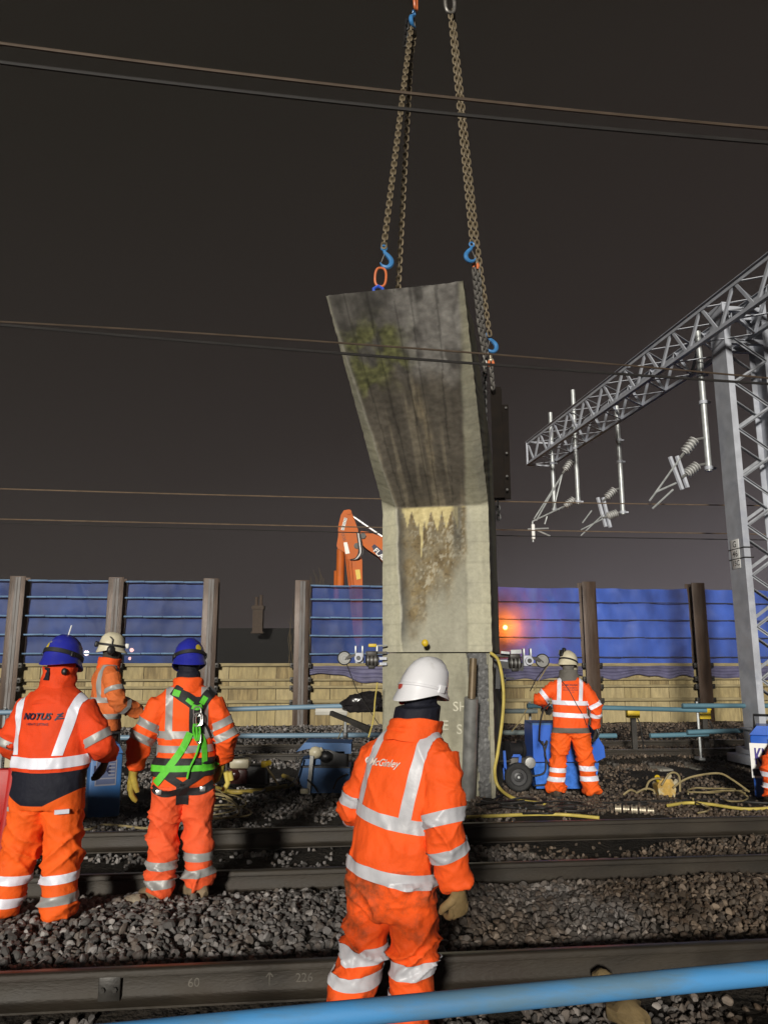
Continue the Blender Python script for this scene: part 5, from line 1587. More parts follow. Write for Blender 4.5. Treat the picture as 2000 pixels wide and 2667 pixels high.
# night mist: one even closed box of thin air
hz = MB(); hz.box((0, 32, 8), (150, 100, 19))
hzm = bpy.data.materials.new('mist'); hzm.use_nodes = True
ht = hzm.node_tree; ht.nodes.clear()
ho = ht.nodes.new('ShaderNodeOutputMaterial'); hv = ht.nodes.new('ShaderNodeVolumePrincipled')
hv.inputs['Color'].default_value = (.92, .90, .90, 1); hv.inputs['Density'].default_value = 0.0007; hv.inputs['Anisotropy'].default_value = 0.0
ht.links.new(hv.outputs[0], ho.inputs['Volume'])
tag(hz.build('haze', hzm, smooth=False), kind='stuff')

# ------------------------------------------------------------------ people
def cloth(name, col, col2=None, c2=(.55, .75), c2s=3.0, rough=.75):
    return M(name, col, rough, var=.13, vs=5, bump=.75, bs=11, bd=.022, col2=col2, c2=c2, c2s=c2s, spec=.3)
m_or = cloth('orange_jacket', (0.86, 0.098, 0.012), (0.62, .075, .014), (.60, .85), 2.5)
m_or1 = cloth('deep_orange_jacket', (0.74, 0.060, 0.010))
m_orT = cloth('orange_trousers', (0.84, 0.115, 0.010), (0.42, .075, .016), (.58, .80), 2.6)
m_orF = cloth('faded_orange_trousers', (0.80, 0.105, 0.030), (0.46, .15, .085), (.54, .78), 2.2)
m_orM = cloth('muddy_orange_overall', (0.84, 0.095, 0.010), (0.15, .042, .014), (.485, .62), 3.0)
m_orP = cloth('pale_orange_jacket', (0.62, 0.145, 0.035), (.42, .13, .05))
m_tape = M('silver_tape', (0.34, 0.34, 0.33), .45, metal=.1, var=.25, vs=6, bump=.2, bs=25)
m_tapeB = M('retro_bright_tape', (0.76, 0.77, 0.86), .4, var=.14, vs=7, bump=.2, bs=25)  # reflective tape, the light it throws back put into a brighter colour
m_tapeW = M('pale_silver_tape', (0.50, 0.50, 0.53), .42, var=.32, vs=4.5, bump=.2, bs=25)
m_navyc = cloth('navy_fabric', (0.010, 0.011, 0.020))
m_greyf = cloth('grey_fabric', (0.13, 0.12, 0.105))
m_darkt = cloth('shaded_trousers', (0.048, 0.018, 0.009))  # trousers standing in shadow, the shade put into the colour
m_skin = M('skin', (0.45, 0.24, 0.17), .55, var=.1, bump=.05)
m_hair = M('dark_net', (0.035, 0.03, 0.022), .8, var=.5, vs=30, bump=.5)
m_hw = M('white_helmet', (0.74, 0.74, 0.77), .32, var=.06, bump=.04, coat=.3, col2=(.5, .49, .47), c2=(.6, .8), c2s=9)
m_hb = M('blue_helmet', (0.022, 0.028, 0.33), .3, var=.15, bump=.05, coat=.35, col2=(.06, .065, .30), c2=(.58, .72), c2s=12)
m_hc = M('cream_helmet', (0.60, 0.55, 0.40), .4, var=.15, vs=10, bump=.06)
m_glY = M('yellow_glove', (0.34, 0.25, 0.035), .8, var=.25, vs=16, bump=.3)
m_glB = M('black_glove', (0.02, 0.018, 0.016), .8, var=.3, vs=16, bump=.3)
m_glT = M('tan_glove', (0.20, 0.135, 0.055), .8, var=.25, vs=16, bump=.3)
m_boot = M('tan_boot', (0.20, 0.145, 0.085), .75, var=.3, vs=14, bump=.3)
m_bootD = M('dark_boot', (0.06, 0.045, 0.03), .75, var=.3, vs=14, bump=.3)
m_green = M('green_webbing', (0.10, 0.55, 0.03), .6, var=.12, vs=30, bump=.3, bs=150)
m_webB = M('black_webbing', (0.012, 0.012, 0.013), .65, var=.2, bump=.3, bs=120)
m_chrome = M('carabiner_steel', (.7, .7, .68), .25, metal=.8, var=.1, bump=0)
m_eye = M('eye_white', (.6, .6, .6), .2, var=0, bump=0)
m_sticky = M('yellow_sticker', (.62, .48, .04), .45, var=.1, bump=0)

TORSO = [(.80, .0, .222, .160), (.84, .0, .230, .165), (.95, .0, .224, .160), (1.08, .0, .214, .150), (1.20, -.005, .222, .150), (1.33, -.01, .212, .148), (1.40, -.01, .178, .128), (1.46, .0, .128, .108), (1.52, .01, .088, .09), (1.60, .015, .074, .082)]

def voxel(mb, size, it=3):
    o = mb.build('tmp', [], recalc=True, smooth=False)
    md = o.modifiers.new('r', 'REMESH'); md.mode = 'VOXEL'; md.voxel_size = size
    m2 = o.modifiers.new('s', 'SMOOTH'); m2.factor = .5; m2.iterations = it
    dg = bpy.context.evaluated_depsgraph_get(); dg.update()
    me = bpy.data.meshes.new_from_object(o.evaluated_get(dg))
    old = o.data
    bpy.data.objects.remove(o); bpy.data.meshes.remove(old)
    return me
def pdist(p, a, b):
    d = b - a; t = max(0, min(1, (p - a).dot(d) / d.dot(d)))
    return (p - a - d * t).length, t
def hand(mb, w, d, pn, thumb, curl=.9, s=1.0):
    """glove: wrist w, direction d, palm normal pn, thumb +-1 along d x pn"""
    w, d, pn = V(w), V(d).normalized(), V(pn).normalized()
    pn = (pn - d * pn.dot(d)).normalized(); a = d.cross(pn)
    mb.tube([w - d * .07 * s, w - d * .02 * s, w + d * .03 * s, w + d * .07 * s, w + d * .095 * s], [(.036 * s, .030 * s), (.034 * s, .026 * s), (.044 * s, .022 * s), (.046 * s, .02 * s), (.042 * s, .015 * s)], 12, ref=pn)
    for k, (off, ln) in enumerate(((-.033, .074), (-.011, .084), (.011, .080), (.032, .062))):
        p = w + d * (.085 - .004 * abs(k - 1.4)) * s + a * off * s * -thumb
        pts = [p - d * .03 * s, p]; dr = d.copy()
        for j, f in enumerate((.45, .32, .23)):
            ang = curl * (.55 if j == 0 else .75)
            q = Matrix.Rotation(ang, 3, pn.cross(d) * -1) 
            dr = (dr * math.cos(ang) + pn * math.sin(ang)).normalized()
            pn_ = pn - dr * pn.dot(dr)
            p = p + dr * ln * f * s; pts.append(p)
        mb.tube(pts, [.0150 * s, .0155 * s, .0150 * s, .0138 * s, .0105 * s], 8)
    b = w + d * .02 * s + a * .032 * s * thumb
    t1 = b + (d * .6 + a * .75 * thumb + pn * .3).normalized() * .045 * s
    t2 = t1 + (d * .9 + a * .1 * thumb + pn * .5).normalized() * .036 * s
    mb.tube([w + a * .01 * thumb * s, b, t1, t2], [.021 * s, .020 * s, .0175 * s, .012 * s], 8)
def boot(mb, ax, ay, yaw):
    r = Matrix.Rotation(yaw, 3, 'Z'); o = V((ax, ay, 0)); f = lambda y, z: o + r @ V((0, y, z))
    mb.tube([f(-.095, .055), f(-.07, .066), f(0, .072), f(.08, .062), f(.15, .052), f(.19, .045), f(.205, .04)], [(.022, .028), (.043, .058), (.048, .066), (.050, .052), (.050, .043), (.036, .032), (.012, .012)], 14, ref=(0, 0, 1))
    mb.tube([f(-.02, .05), f(-.015, .13), f(-.012, .20)], [(.052, .06), (.05, .056), (.052, .058)], 12)
    mb.tube([f(-.10, .018), f(-.085, .018), f(.06, .018), f(.15, .018), f(.205, .02), f(.218, .022)], [(.02, .016), (.046, .018), (.05, .018), (.054, .018), (.036, .016), (.01, .01)], 12, ref=(0, 0, 1), mi=1)

def make_person(label, loc, yaw, sc, o):
    Rz = Matrix.Rotation(yaw, 3, 'Z'); loc = V(loc)
    lean, side = o.get('lean', 0.0), o.get('side', 0.0)
    def W(p):
        h = max(0.0, p.z - .9)
        q = V((p.x + side * h, p.y + lean * h, p.z - .12 * lean * h))
        return loc + (Rz @ q) * sc
    H = V(o.get('head', (0, .02, 1.665))); hy, hp = o.get('hyaw', 0), o.get('hpitch', 0)
    HM = Matrix.Translation(H) @ Matrix.Rotation(hy, 4, 'Z') @ Matrix.Rotation(-hp, 4, 'X')
    torso = o.get('torso', TORSO)
    arms = {k: [V(p) for p in o['arms'][k]] for k in 'LR'}
    legs = {k: [V(p) for p in o['legs'][k]] for k in 'LR'}
    bulk = o.get('bulk', 1.0)
    AR = o.get('arm_r', (.088, .074, .058)); LR_ = o.get('leg_r', (.122, .108, .094, .092, .088))
    mb = MB()
    # torso
    mb.tube([V((0, cy, z)) for z, cy, rx, ry in torso], [(rx * bulk, ry * bulk) for z, cy, rx, ry in torso], 28, ref=(0, 1, 0))
    sh = V((0, 0, 0)); sl, sr = arms['L'][0], arms['R'][0]
    mb.tube([sl + V((-.005, 0, -.03)), sl.lerp(sr, .10) + V((0, -.006, .012)), sl.lerp(sr, .28) + V((0, -.012, .058)), sl.lerp(sr, .5) + V((0, -.012, .085)), sl.lerp(sr, .72) + V((0, -.012, .058)), sl.lerp(sr, .9) + V((0, -.006, .012)), sr + V((.005, 0, -.03))], [AR[0] * .86, AR[0] * .88, .084, .082, .084, AR[0] * .88, AR[0] * .86], 16)
    mb.tube([(0, 0, 1.0), (0, 0, .90), (0, 0, .80), (0, .0, .755)], [(.195, .140), (.205, .148), (.19, .14), (.10, .10)], 24, ref=(0, 1, 0))
    for k in 'LR':
        a = arms[k]
        P = smooth_path([a[0] + (a[0] - a[1]).normalized() * .02, a[0].lerp(a[1], .35), a[1], a[1].lerp(a[2], .6), a[2]], 4); n = len(P)
        mb.tube(P, [lerp(AR[0], AR[1], min(1, 2 * i / (n - 1))) if i < n / 2 else lerp(AR[1], AR[2], 2 * i / (n - 1) - 1) for i in range(n)], 14)
        l = legs[k]
        q = [l[0], l[0].lerp(l[1], .5), l[1], l[1].lerp(l[2], .5), l[2]]
        q[3] = q[3] + V((0, -.012, 0))
        P = smooth_path(q, 4); n = len(P)
        rr = []
        for i in range(n):
            x = 4 * i / (n - 1); i0 = min(3, int(x)); rr.append(lerp(LR_[i0], LR_[i0 + 1], x - i0))
        mb.tube(P, [(r, r * 1.05) for r in rr], 16)
    # head, nose, chin, ears
    hp_ = lambda x, y, z: HM @ V((x, y, z))
    hs = o.get('hood', 1.0)
    mb.ball(H, (.078 * hs, .098 * hs, .118), 20, rot=HM.to_3x3())
    mb.tube([hp_(0, .085, .02), hp_(0, .112, -.012), hp_(0, .095, -.03)], [.012, .017, .014], 8)
    mb.ball(hp_(0, .055, -.085), (.045, .045, .035), 12, rot=HM.to_3x3())
    if not o.get('covered'):
        for s in (-1, 1): mb.ball(hp_(.079 * s, -.005, -.01), (.012, .022, .032), 10, rot=HM.to_3x3())
    mb.tube([(0, .01, 1.46), H + V((0, -.02, -.07))], [o.get('neck', .07) * 1.04, o.get('neck', .07)], 16)
    for ex in o.get('extra', ()): ex(mb)
    me = voxel(mb, o.get('vox', .0105))
    sd = o.get('seed', 1.0)
    legp = {k: legs[k] for k in 'LR'}
    def region(c):
        best = 9
        reg = 't'
        for i in range(len(torso) - 1):
            if torso[i][0] <= c.z <= torso[i + 1][0]:
                f = (c.z - torso[i][0]) / (torso[i + 1][0] - torso[i][0])
                rx = lerp(torso[i][2], torso[i + 1][2], f) * bulk; ry = lerp(torso[i][3], torso[i + 1][3], f) * bulk; cy = lerp(torso[i][1], torso[i + 1][1], f)
                best = math.hypot(c.x / rx, (c.y - cy) / ry); break
        if c.z > 1.525: return 'h'
        for k in 'LR':
            a = arms[k]
            d1, t1 = pdist(c, a[0], a[1]); d2, t2 = pdist(c, a[1], a[2])
            m = min(d1 / lerp(AR[0], AR[1], t1), d2 / lerp(AR[1], AR[2], t2))
            if m < best and m < 1.9: best = m; reg = 'a' + k
        if reg == 't' and c.z < o.get('legtop', .80):
            dl = {}
            for k in 'LR':
                l = legp[k]; dl[k] = min(pdist(c, l[0], l[1])[0], pdist(c, l[1], l[2])[0])
            reg = 'lL' if dl['L'] < dl['R'] else 'lR'
        return reg
    # cloth folds
    bm = bmesh.new(); bm.from_mesh(me); bpy.data.meshes.remove(me)
    bm.normal_update()
    mv = []
    fo = o.get('fold', 1.0)
    for q in bm.verts:
        p = q.co; r_ = region(p)
        if r_ == 'h': mv.append(None); continue
        if r_[0] == 'l':
            l = legp[r_[1]]
            w = .55 + 1.0 * math.exp(-((p.z - l[1].z) / .13) ** 2) + 1.25 * math.exp(-((p.z - l[2].z - .04) / .10) ** 2) + .7 * math.exp(-((p.z - .78) / .09) ** 2)
            sg = 1 if r_[1] == 'L' else -1
            p = p + V((noise.noise(p * 5 + V((sd, 0, 0))), 0, noise.noise(p * 4 + V((0, sd, 3))))) * .05
            n1 = noise.noise(V((p.x * 3.2 + sd, p.y * 3.2, p.z * 7.5 + sg * p.x * 6)))
            n2 = noise.noise(V((p.x * 6 + 5, p.y * 6 + sd, p.z * 15 - sg * p.x * 9)))
            n3 = noise.noise(V((p.x * 4 + 9, p.y * 4 + sd, p.z * 3.5)))
            d = w * (.024 * ((1 - abs(n1)) ** 7 - .16) + .010 * ((1 - abs(n2)) ** 5 - .2) + .016 * n3)
        elif r_[0] == 'a':
            a = arms[r_[1]]; de = (p - a[1]).length
            w = .6 + 1.2 * math.exp(-(de / .11) ** 2) + .6 * math.exp(-((p - a[2]).length / .1) ** 2)
            n1 = noise.noise(V((p.x * 5 + sd * 2, p.y * 5, p.z * 8 + p.x * 5)))
            n2 = noise.noise(V((p.x * 9 + sd, p.y * 9, p.z * 14)))
            d = w * (.021 * ((1 - abs(n1)) ** 6 - .18) + .010 * ((1 - abs(n2)) ** 4 - .3))
        else:
            w = .55 + .8 * math.exp(-((p.z - o.get('gather', 1.05)) / .08) ** 2)
            n1 = noise.noise(V((p.x * 4.5 + p.z * 3.5, p.y * 4 + sd * 3, p.z * 2.6)))
            n2 = noise.noise(V((p.x * 22, p.y * 12 + sd, p.z * 5)))
            n3 = noise.noise(V((p.x * 9 + p.z * 6, p.y * 9 + sd, p.z * 9 - p.x * 4)))
            d = w * (.022 * ((1 - abs(n1)) ** 6 - .18) + .009 * n3) + .013 * math.exp(-((p.z - o.get('gather', 1.05)) / .06) ** 2) * n2
        mv.append(q.normal * d * fo)
    for q, d in zip(bm.verts, mv):
        if d is not None: q.co += d
    # crisp seams
    for (x0_, z), (tilt, curve) in [((c_[0], c_[1]), (c_[2], c_[3])) for c_ in o.get('cuts', ())]:
        f = [x for x in bm.faces if abs((x.calc_center_median() - V((x0_, 0, z))).dot(V((tilt, curve, 1)).normalized())) < .05 and region(x.calc_center_median())[0] != 'a']
        geom = list({e for x in f for e in x.edges}) + list({v_ for x in f for v_ in x.verts}) + f
        bmesh.ops.bisect_plane(bm, geom=geom, plane_co=V((x0_, 0, z)), plane_no=V((tilt, curve, 1)).normalized(), dist=1e-5)
    bm.normal_update()
    bm.faces.ensure_lookup_table()
    mats = o['mats']; matfn = o['matfn']
    regs = []
    for f in bm.faces:
        c = f.calc_center_median(); rg = region(c); regs.append((c, rg))
        f.material_index = matfn(rg, c, HM)
        f.smooth = True
    bvh = BVHTree.FromBMesh(bm)
    # body mesh
    bm.faces.index_update(); bm.verts.index_update()
    bodyv = [W(q.co) for q in bm.verts]
    me = bpy.data.meshes.new('person')
    me.from_pydata([q - loc for q in bodyv], [], [[x.index for x in f.verts] for f in bm.faces])
    for m in mats: me.materials.append(m)
    me.polygons.foreach_set('material_index', [f.material_index for f in bm.faces])
    me.polygons.foreach_set('use_smooth', [True] * len(me.polygons))
    root = bpy.data.objects.new('person', me); COL.objects.link(root); root.location = loc
    tag(root, label, 'person', o.get('group'))
    def put(mb_, name, mat, ang=50, parent=None):
        mb_.v = [W(q) for q in mb_.v]
        return mb_.build(name, mat, parent or root, ang=ang)
    # reflective bands cut from the body surface
    def band(regset, planes, mat, lift=.0065, keep=None, name='reflective_band'):
        sel = []
        for f, (c, rg) in zip(bm.faces, regs):
            if rg not in regset: continue
            if keep and not keep(c): continue
            if any((c - co).dot(no) < -.03 for co, no in planes): continue
            sel.append(f)
        if not sel: return
        b2 = bmesh.new(); mp = {}
        for f in sel:
            vs = []
            for q in f.verts:
                if q.index not in mp:
                    n_ = b2.verts.new(q.co + q.normal * lift); mp[q.index] = n_
                vs.append(mp[q.index])
            try: b2.faces.new(vs)
            except ValueError: pass
        for co, no in planes:
            g_ = b2.verts[:] + b2.edges[:] + b2.faces[:]
            bmesh.ops.bisect_plane(b2, geom=g_, plane_co=co, plane_no=no, clear_inner=True, dist=1e-5)
        if not b2.faces: b2.free(); return
        b2.verts.index_update()
        m = MB(); m.v = [q.co.copy() for q in b2.verts]; m.f = [tuple(x.index for x in f.verts) for f in b2.faces]; m.m = [0] * len(m.f)
        b2.free()
        m.v = [W(q) for q in m.v]
        return m.build(name, mat, root, recalc=False, ang=80)
    tape = o.get('tape', m_tape)
    for bnd in o.get('bands', ()):
        kind = bnd[0]
        if kind == 'z':            # ring round torso or leg: regions, z, width, tilt in x, tilt in y
            _, rg, z, w, tx, ty = bnd[:6]; no = V((tx, ty, 1)).normalized()
            band(rg, [(V((0, 0, z - w / 2)), no), (V((0, 0, z + w / 2)), -no)], bnd[6] if len(bnd) > 6 else tape)
        elif kind == 'limb':
            _, rg, seg, t, w = bnd[:5]
            ch = arms[rg[1]] if rg[0] == 'a' else legs[rg[1]]
            a, b = ch[seg], ch[seg + 1]; d = (b - a).normalized(); c = a.lerp(b, t)
            band({rg}, [(c - d * w / 2, d), (c + d * w / 2, -d)], bnd[5] if len(bnd) > 5 else tape, keep=lambda q, c=c: (q - c).length < .2)
        elif kind == 'v':          # brace over the shoulder: x at bottom, x at top, width, z range
            _, x0, x1, w, za, zb = bnd[:6]
            d = V((x1 - x0, 0, zb - za)).normalized(); no = V((d.z, 0, -d.x))
            back = bnd[6] if len(bnd) > 6 else None
            c = V((x0, 0, za)); 
            band({'t', 'aL', 'aR', 'h'}, [(c - no * w / 2, no), (c + no * w / 2, -no), (V((0, 0, za)), V((0, 0, 1))), (V((0, 0, zb)), V((0, 0, -1)))], bnd[7] if len(bnd) > 7 else tape, lift=.0025, keep=(lambda q: q.y < .0) if back == 'back' else None)
    # eyes
    if not o.get('noface'):
        mb = MB()
        for s in (-1, 1): mb.ball(hp_(.031 * s, .083, .012), .011, 8)
        put(mb, 'eyes', m_eye)
    # helmet
    hm, hcol = o['helmet'], None
    mb = MB()
    prof = [(.0, .132), (.03, .131), (.06, .124), (.09, .106), (.113, .078), (.126, .044), (.131, .012), (.133, -.012), (.141, -.026), (.142, -.034), (.132, -.034), (.126, -.012)]
    n = 40
    HT = HM @ Matrix.Translation((0, -.004, .016)) @ Matrix.Rotation(R(o.get('htilt', -6)), 4, 'X') @ Matrix.Diagonal((.885, .90, 1.20, 1))
    st = len(mb.v)
    mb.lathe(prof, Matrix.Identity(4), n, sy=1.17)
    for i in range(st, len(mb.v)):
        q = mb.v[i]
        a = math.atan2(q.y, q.x)
        fr = max(0, math.sin(a)) ** 3; bk = max(0, -math.sin(a)) ** 2
        if q.z < 0:
            q.y += fr * .036 * min(1, -q.z / .026); q.z -= fr * .006 * min(1, -q.z / .03) + bk * .030 * min(1, (-q.z + .0) / .03)
            sidef = (1 - abs(math.sin(a))) ** 2; q.z += .010 * sidef * min(1, -q.z / .03)
        else:
            r_ = abs(q.x)
            if q.z > .05 and r_ < .05: q.z += .006 * (1 - (r_ / .05) ** 4)
            g1 = math.exp(-((r_ - .058) / .009) ** 2) * sstep(.03, .06, q.z); q.z -= .003 * g1
        mb.v[i] = HT @ q
    hel = put(mb, 'helmet', hm, ang=60)
    if o.get('hstrap'):
        mb = MB(); mb.lathe([(.1345, .006), (.139, .008), (.139, .030), (.1325, .032)], HT @ Matrix.Rotation(R(-3), 4, 'X'), 32, sy=1.17)
        put(mb, 'strap', m_webB, parent=hel)
        for s in (-1, 1):
            mb = MB(); mb.box(HT @ V((.128 * s, -.05, .018)), (.02, .035, .03), HT.to_3x3(), 0, .005); put(mb, 'strap_clip', m_black, parent=hel)
    def hsurf(x, z, lift=.002):      # point on the back of the shell
        a = [(r_, zz) for r_, zz in prof[:8]]
        for (r0, z0), (r1, z1) in zip(a, a[1:]):
            if z1 <= z <= z0:
                r_ = lerp(r0, r1, (z0 - z) / max(1e-6, z0 - z1)); break
        else: r_ = .13
        y = -1.17 * math.sqrt(max(0, r_ * r_ - x * x)) - lift
        return HT @ V((x, y, z))
    for (x, z, r, mt, kind) in o.get('stickers', ()):
        mb = MB(); k = 20
        for ring_ in range(3):
            for i in range(k):
                rr = r * (ring_ + .02) / 2
                if kind == 'disc': dx, dz = rr * math.cos(2 * math.pi * i / k), rr * math.sin(2 * math.pi * i / k)
                else:
                    a = 2 * math.pi * i / k; c_, s_ = math.cos(a), math.sin(a); m_ = max(abs(c_), abs(s_)); dx, dz = rr * c_ / m_, rr * .6 * s_ / m_
                mb.v.append(hsurf(x + dx, z + dz, .0025))
        for ring_ in range(2):
            for i in range(k):
                mb.f.append((ring_ * k + i, ring_ * k + (i + 1) % k, (ring_ + 1) * k + (i + 1) % k, (ring_ + 1) * k + i)); mb.m.append(0)
        put(mb, 'sticker', mt, parent=hel)
    # collar, gloves, boots
    if o.get('collar'):
        z0, h, r0, r1, cm, ty = o['collar']
        mb = MB(); T = Matrix.Translation((0, .005, z0)) @ Matrix.Rotation(ty, 4, 'X')
        mb.lathe([(r0 * .94, -.01), (r0 * 1.06, -.03), (r0 * 1.08, -.005), (r0 * 1.0, h * .2), (r0 * 1.05, h * .4), (lerp(r0, r1, .6), h * .62), (r1 * 1.03, h * .85), (r1, h), (r1 * .95, h * 1.04), (r1 * .88, h * .8), (r0 * .9, 0)], T, 40, sy=1.02)
        mb.v = [q + V((.013 * noise.noise(q * 13 + V((sd, 0, 0))), .013 * noise.noise(q * 13 + V((9, 0, sd))), .012 * noise.noise(q * 10 + V((0, sd, 0))))) for q in mb.v]
        put(mb, 'collar', cm)
    for k in 'LR':
        g_ = o['gloves'][k]
        if g_:
            mb = MB(); a = arms[k]
            d = V(g_.get('dir', (a[2] - a[1]))); hand(mb, a[2] + d.normalized() * .045, d, g_.get('palm', (0, 1, 0)), g_.get('thumb', 1), g_.get('curl', .7), g_.get('s', 1.12))
            put(mb, 'glove', g_['mat'])
        mb = MB(); l = legs[k]; boot(mb, l[2].x, l[2].y, o.get('toe', {}).get(k, 0)); 
        mb.v = [q + V((0, 0, o.get('lift', {}).get(k, 0))) for q in mb.v]
        mb.v = [W(q) for q in mb.v]; mb.build('boot', [o.get('boot', m_boot), m_rubber], root)
    def onback(p, lift=.005, frm=-1):
        h = bvh.ray_cast(V((p.x, frm, p.z)), V((0, -frm, 0)))
        return V((p.x, h[0].y + lift * frm, p.z)) if h[0] else p
    def text(txt, x, z, size, mat, ux=(1, 0, 0), uz=(0, 0, 1), thick=1, shear=0):
        return text_mesh(txt, size, ux, uz, (x, 0, z), mat, 'lettering', root, project=lambda p: W(onback(p, .012)), thick=thick, shear=shear, fine=1)
    def ribbon(pts, w, mat, name, lift=.007, frm=-1, parent=None, th=.003):
        P = smooth_path(pts, 8); mb = MB(); n = len(P)
        for i, p in enumerate(P):
            t = (P[min(i + 1, n - 1)] - P[max(i - 1, 0)]); s_ = V((t.z, 0, -t.x)).normalized()
            for k in (-1, -.33, .33, 1):
                q = onback(p + s_ * (w / 2 * k), lift, frm)
                mb.v.append(q)
        for i in range(n - 1):
            for k in range(3): mb.f.append((i * 4 + k, i * 4 + k + 1, i * 4 + k + 5, i * 4 + k + 4)); mb.m.append(0)
        mb.v = [W(q) for q in mb.v]
        return mb.build(name, mat, parent or root, recalc=False, ang=80)
    return dict(root=root, W=W, put=put, onback=onback, text=text, ribbon=ribbon, HT=HT, hel=hel, band=band, arms=arms, HM=HM)

# 1 --- man at the far left with the lettered jacket
NAVY_Z = 0.985
def mf1(rg, c, HM):
    if rg == 'h':
        l = HM.inverted() @ c
        return 3 if (l.y > .045 and -.08 < l.z < .05) else 0
    if rg[0] == 'a': return 0
    if rg == 't' or c.z > .70:
        if c.z - .10 * c.y > NAVY_Z: return 0
        hemz = max(.768, .770 + .50 * (c.x - .05), .770 - .42 * (c.x + .11))
        if c.z > hemz: return 1
    return 2
T1 = [(.735, .0, .205, .158), (.80, .0, .236, .176), (.90, .0, .238, .176), (.985, .0, .240, .178), (.99, .0, .252, .186), (1.08, .0, .252, .182), (1.22, -.005, .250, .172), (1.35, -.01, .240, .158), (1.43, -.01, .205, .135), (1.475, .0, .135, .112), (1.51, .01, .100, .100), (1.58, .01, .088, .094), (1.66, .01, .085, .095)]
p1 = make_person('leftmost man in blue helmet, orange NOTUS jacket with bright white bands over navy', (-2.20, 5.30, .01), R(-5), 1.012, dict(
    lean=.05, hyaw=R(-14), hpitch=R(8), torso=T1, bulk=.945, fold=.8, hood=1.10, covered=True, seed=2.0, legtop=.72, gather=1.02,
    arms={'L': [(-.185, -.005, 1.365), (-.305, .04, 1.13), (-.24, .26, 1.0)], 'R': [(.185, -.005, 1.365), (.31, .02, 1.14), (.27, .24, 1.045)]},
    arm_r=(.092, .088, .07), leg_r=(.128, .122, .108, .106, .102),
    legs={'L': [(-.10, 0, .90), (-.165, .045, .48), (-.235, -.01, .11)], 'R': [(.10, 0, .90), (.115, .035, .48), (.125, 0, .09)]},
    cuts=((0, NAVY_Z, 0, -.10), (0, .768, 0, 0), (.05, .770, -.50, 0), (-.11, .770, .42, 0)), mats=[m_or1, m_navyc, m_orT, m_skin], matfn=mf1, helmet=m_hb, hstrap=True,
    stickers=((-.055, .045, .026, m_sticky, 'disc'), (-.038, .080, .022, m_pale, 'rect')),
    tape=m_tapeB,
    bands=(('z', {'t'}, 1.045, .068, 0, -.10), ('v', -.185, -.205, .055, 1.075, 1.44, 'back'), ('v', .115, .205, .060, 1.075, 1.49),
           ('limb', 'aR', 0, .86, .055, m_tape), ('limb', 'aL', 0, .9, .055, m_tape),
           ('z', {'lL'}, .295, .055, .12, 0), ('z', {'lL'}, .165, .055, .12, 0), ('z', {'lR'}, .315, .055, -.08, 0), ('z', {'lR'}, .19, .055, -.1, 0, m_tape)),
    gloves={'L': dict(mat=m_glB, palm=(1, 0, -.3)), 'R': dict(mat=m_glB, palm=(-1, 0, -.3), thumb=-1, dir=(-.1, .12, -.25))}, toe={'L': R(18), 'R': R(-20)}, boot=m_bootD))
p1['text']('NOTUS', -.045, 1.315, .058, m_navy, thick=2.4, shear=.28)
p1['text']('HEAVY LIFTING', -.030, 1.268, .022, m_navy, thick=.8)
for k, (w, z) in enumerate(((.018, 1.328), (.028, 1.314), (.036, 1.300))):
    p1['ribbon']([V((.092 - w * .2, 0, z)), V((.095 + w, 0, z + .004))], .008, m_navy, 'logo_stroke', .004)
p1['ribbon']([V((.078, 0, 1.292)), V((.10, 0, 1.318)), V((.122, 0, 1.338))], .010, m_navy, 'logo_stroke', .0045)
p1['ribbon']([V((-.035, 0, 1.625)), V((-.035, 0, 1.585)), V((-.035, 0, 1.545))], .046, m_navyc, 'hood_strap', .042)
mb = MB(); mb.ball((.076, -.092, 1.600), (.020, .014, .024), 12); p1['put'](mb, 'hood_toggle', m_black)
mb = MB(); mb.tube([p1['HT'] @ V((.02, -.03, .128)), p1['HT'] @ V((.024, -.03, .19))], .005, 6); p1['put'](mb, 'antenna', m_white)
mb = MB(); mb.box((.165, -.123, .735), (.085, .02, .026), Matrix.Rotation(R(35), 3, 'Z')); p1['put'](mb, 'pocket_tape', m_tapeB)
mb = MB(); mb.box((-.215, -.03, .735), (.02, .085, .026)); p1['put'](mb, 'pocket_tape', m_tape)
# big collar of the hood
mb = MB(); mb.lathe([(.150, -.070), (.176, -.078), (.168, -.060), (.146, -.036), (.126, -.012), (.116, .01), (.112, .03), (.114, .05), (.120, .07), (.118, .09), (.112, .11), (.116, .13), (.113, .150), (.104, .152), (.10, .05)], Matrix.Translation((0, .0, 1.475)), 44, sy=.95)
mb.v = [q + q.normalized() * 0 + V((q.x, q.y, 0)).normalized() * .020 * noise.noise(V((q.x * 5, q.y * 5, q.z * 9 + q.x * 9))) + V((.018 * noise.noise(V((q.x * 9, q.y * 9, q.z * 15 + q.x * 8))), .018 * noise.noise(V((q.x * 9 + 5, q.y * 9, q.z * 15 - q.x * 6))), .012 * noise.noise(q * 9))) for q in mb.v]
p1['put'](mb, 'collar', m_or1)

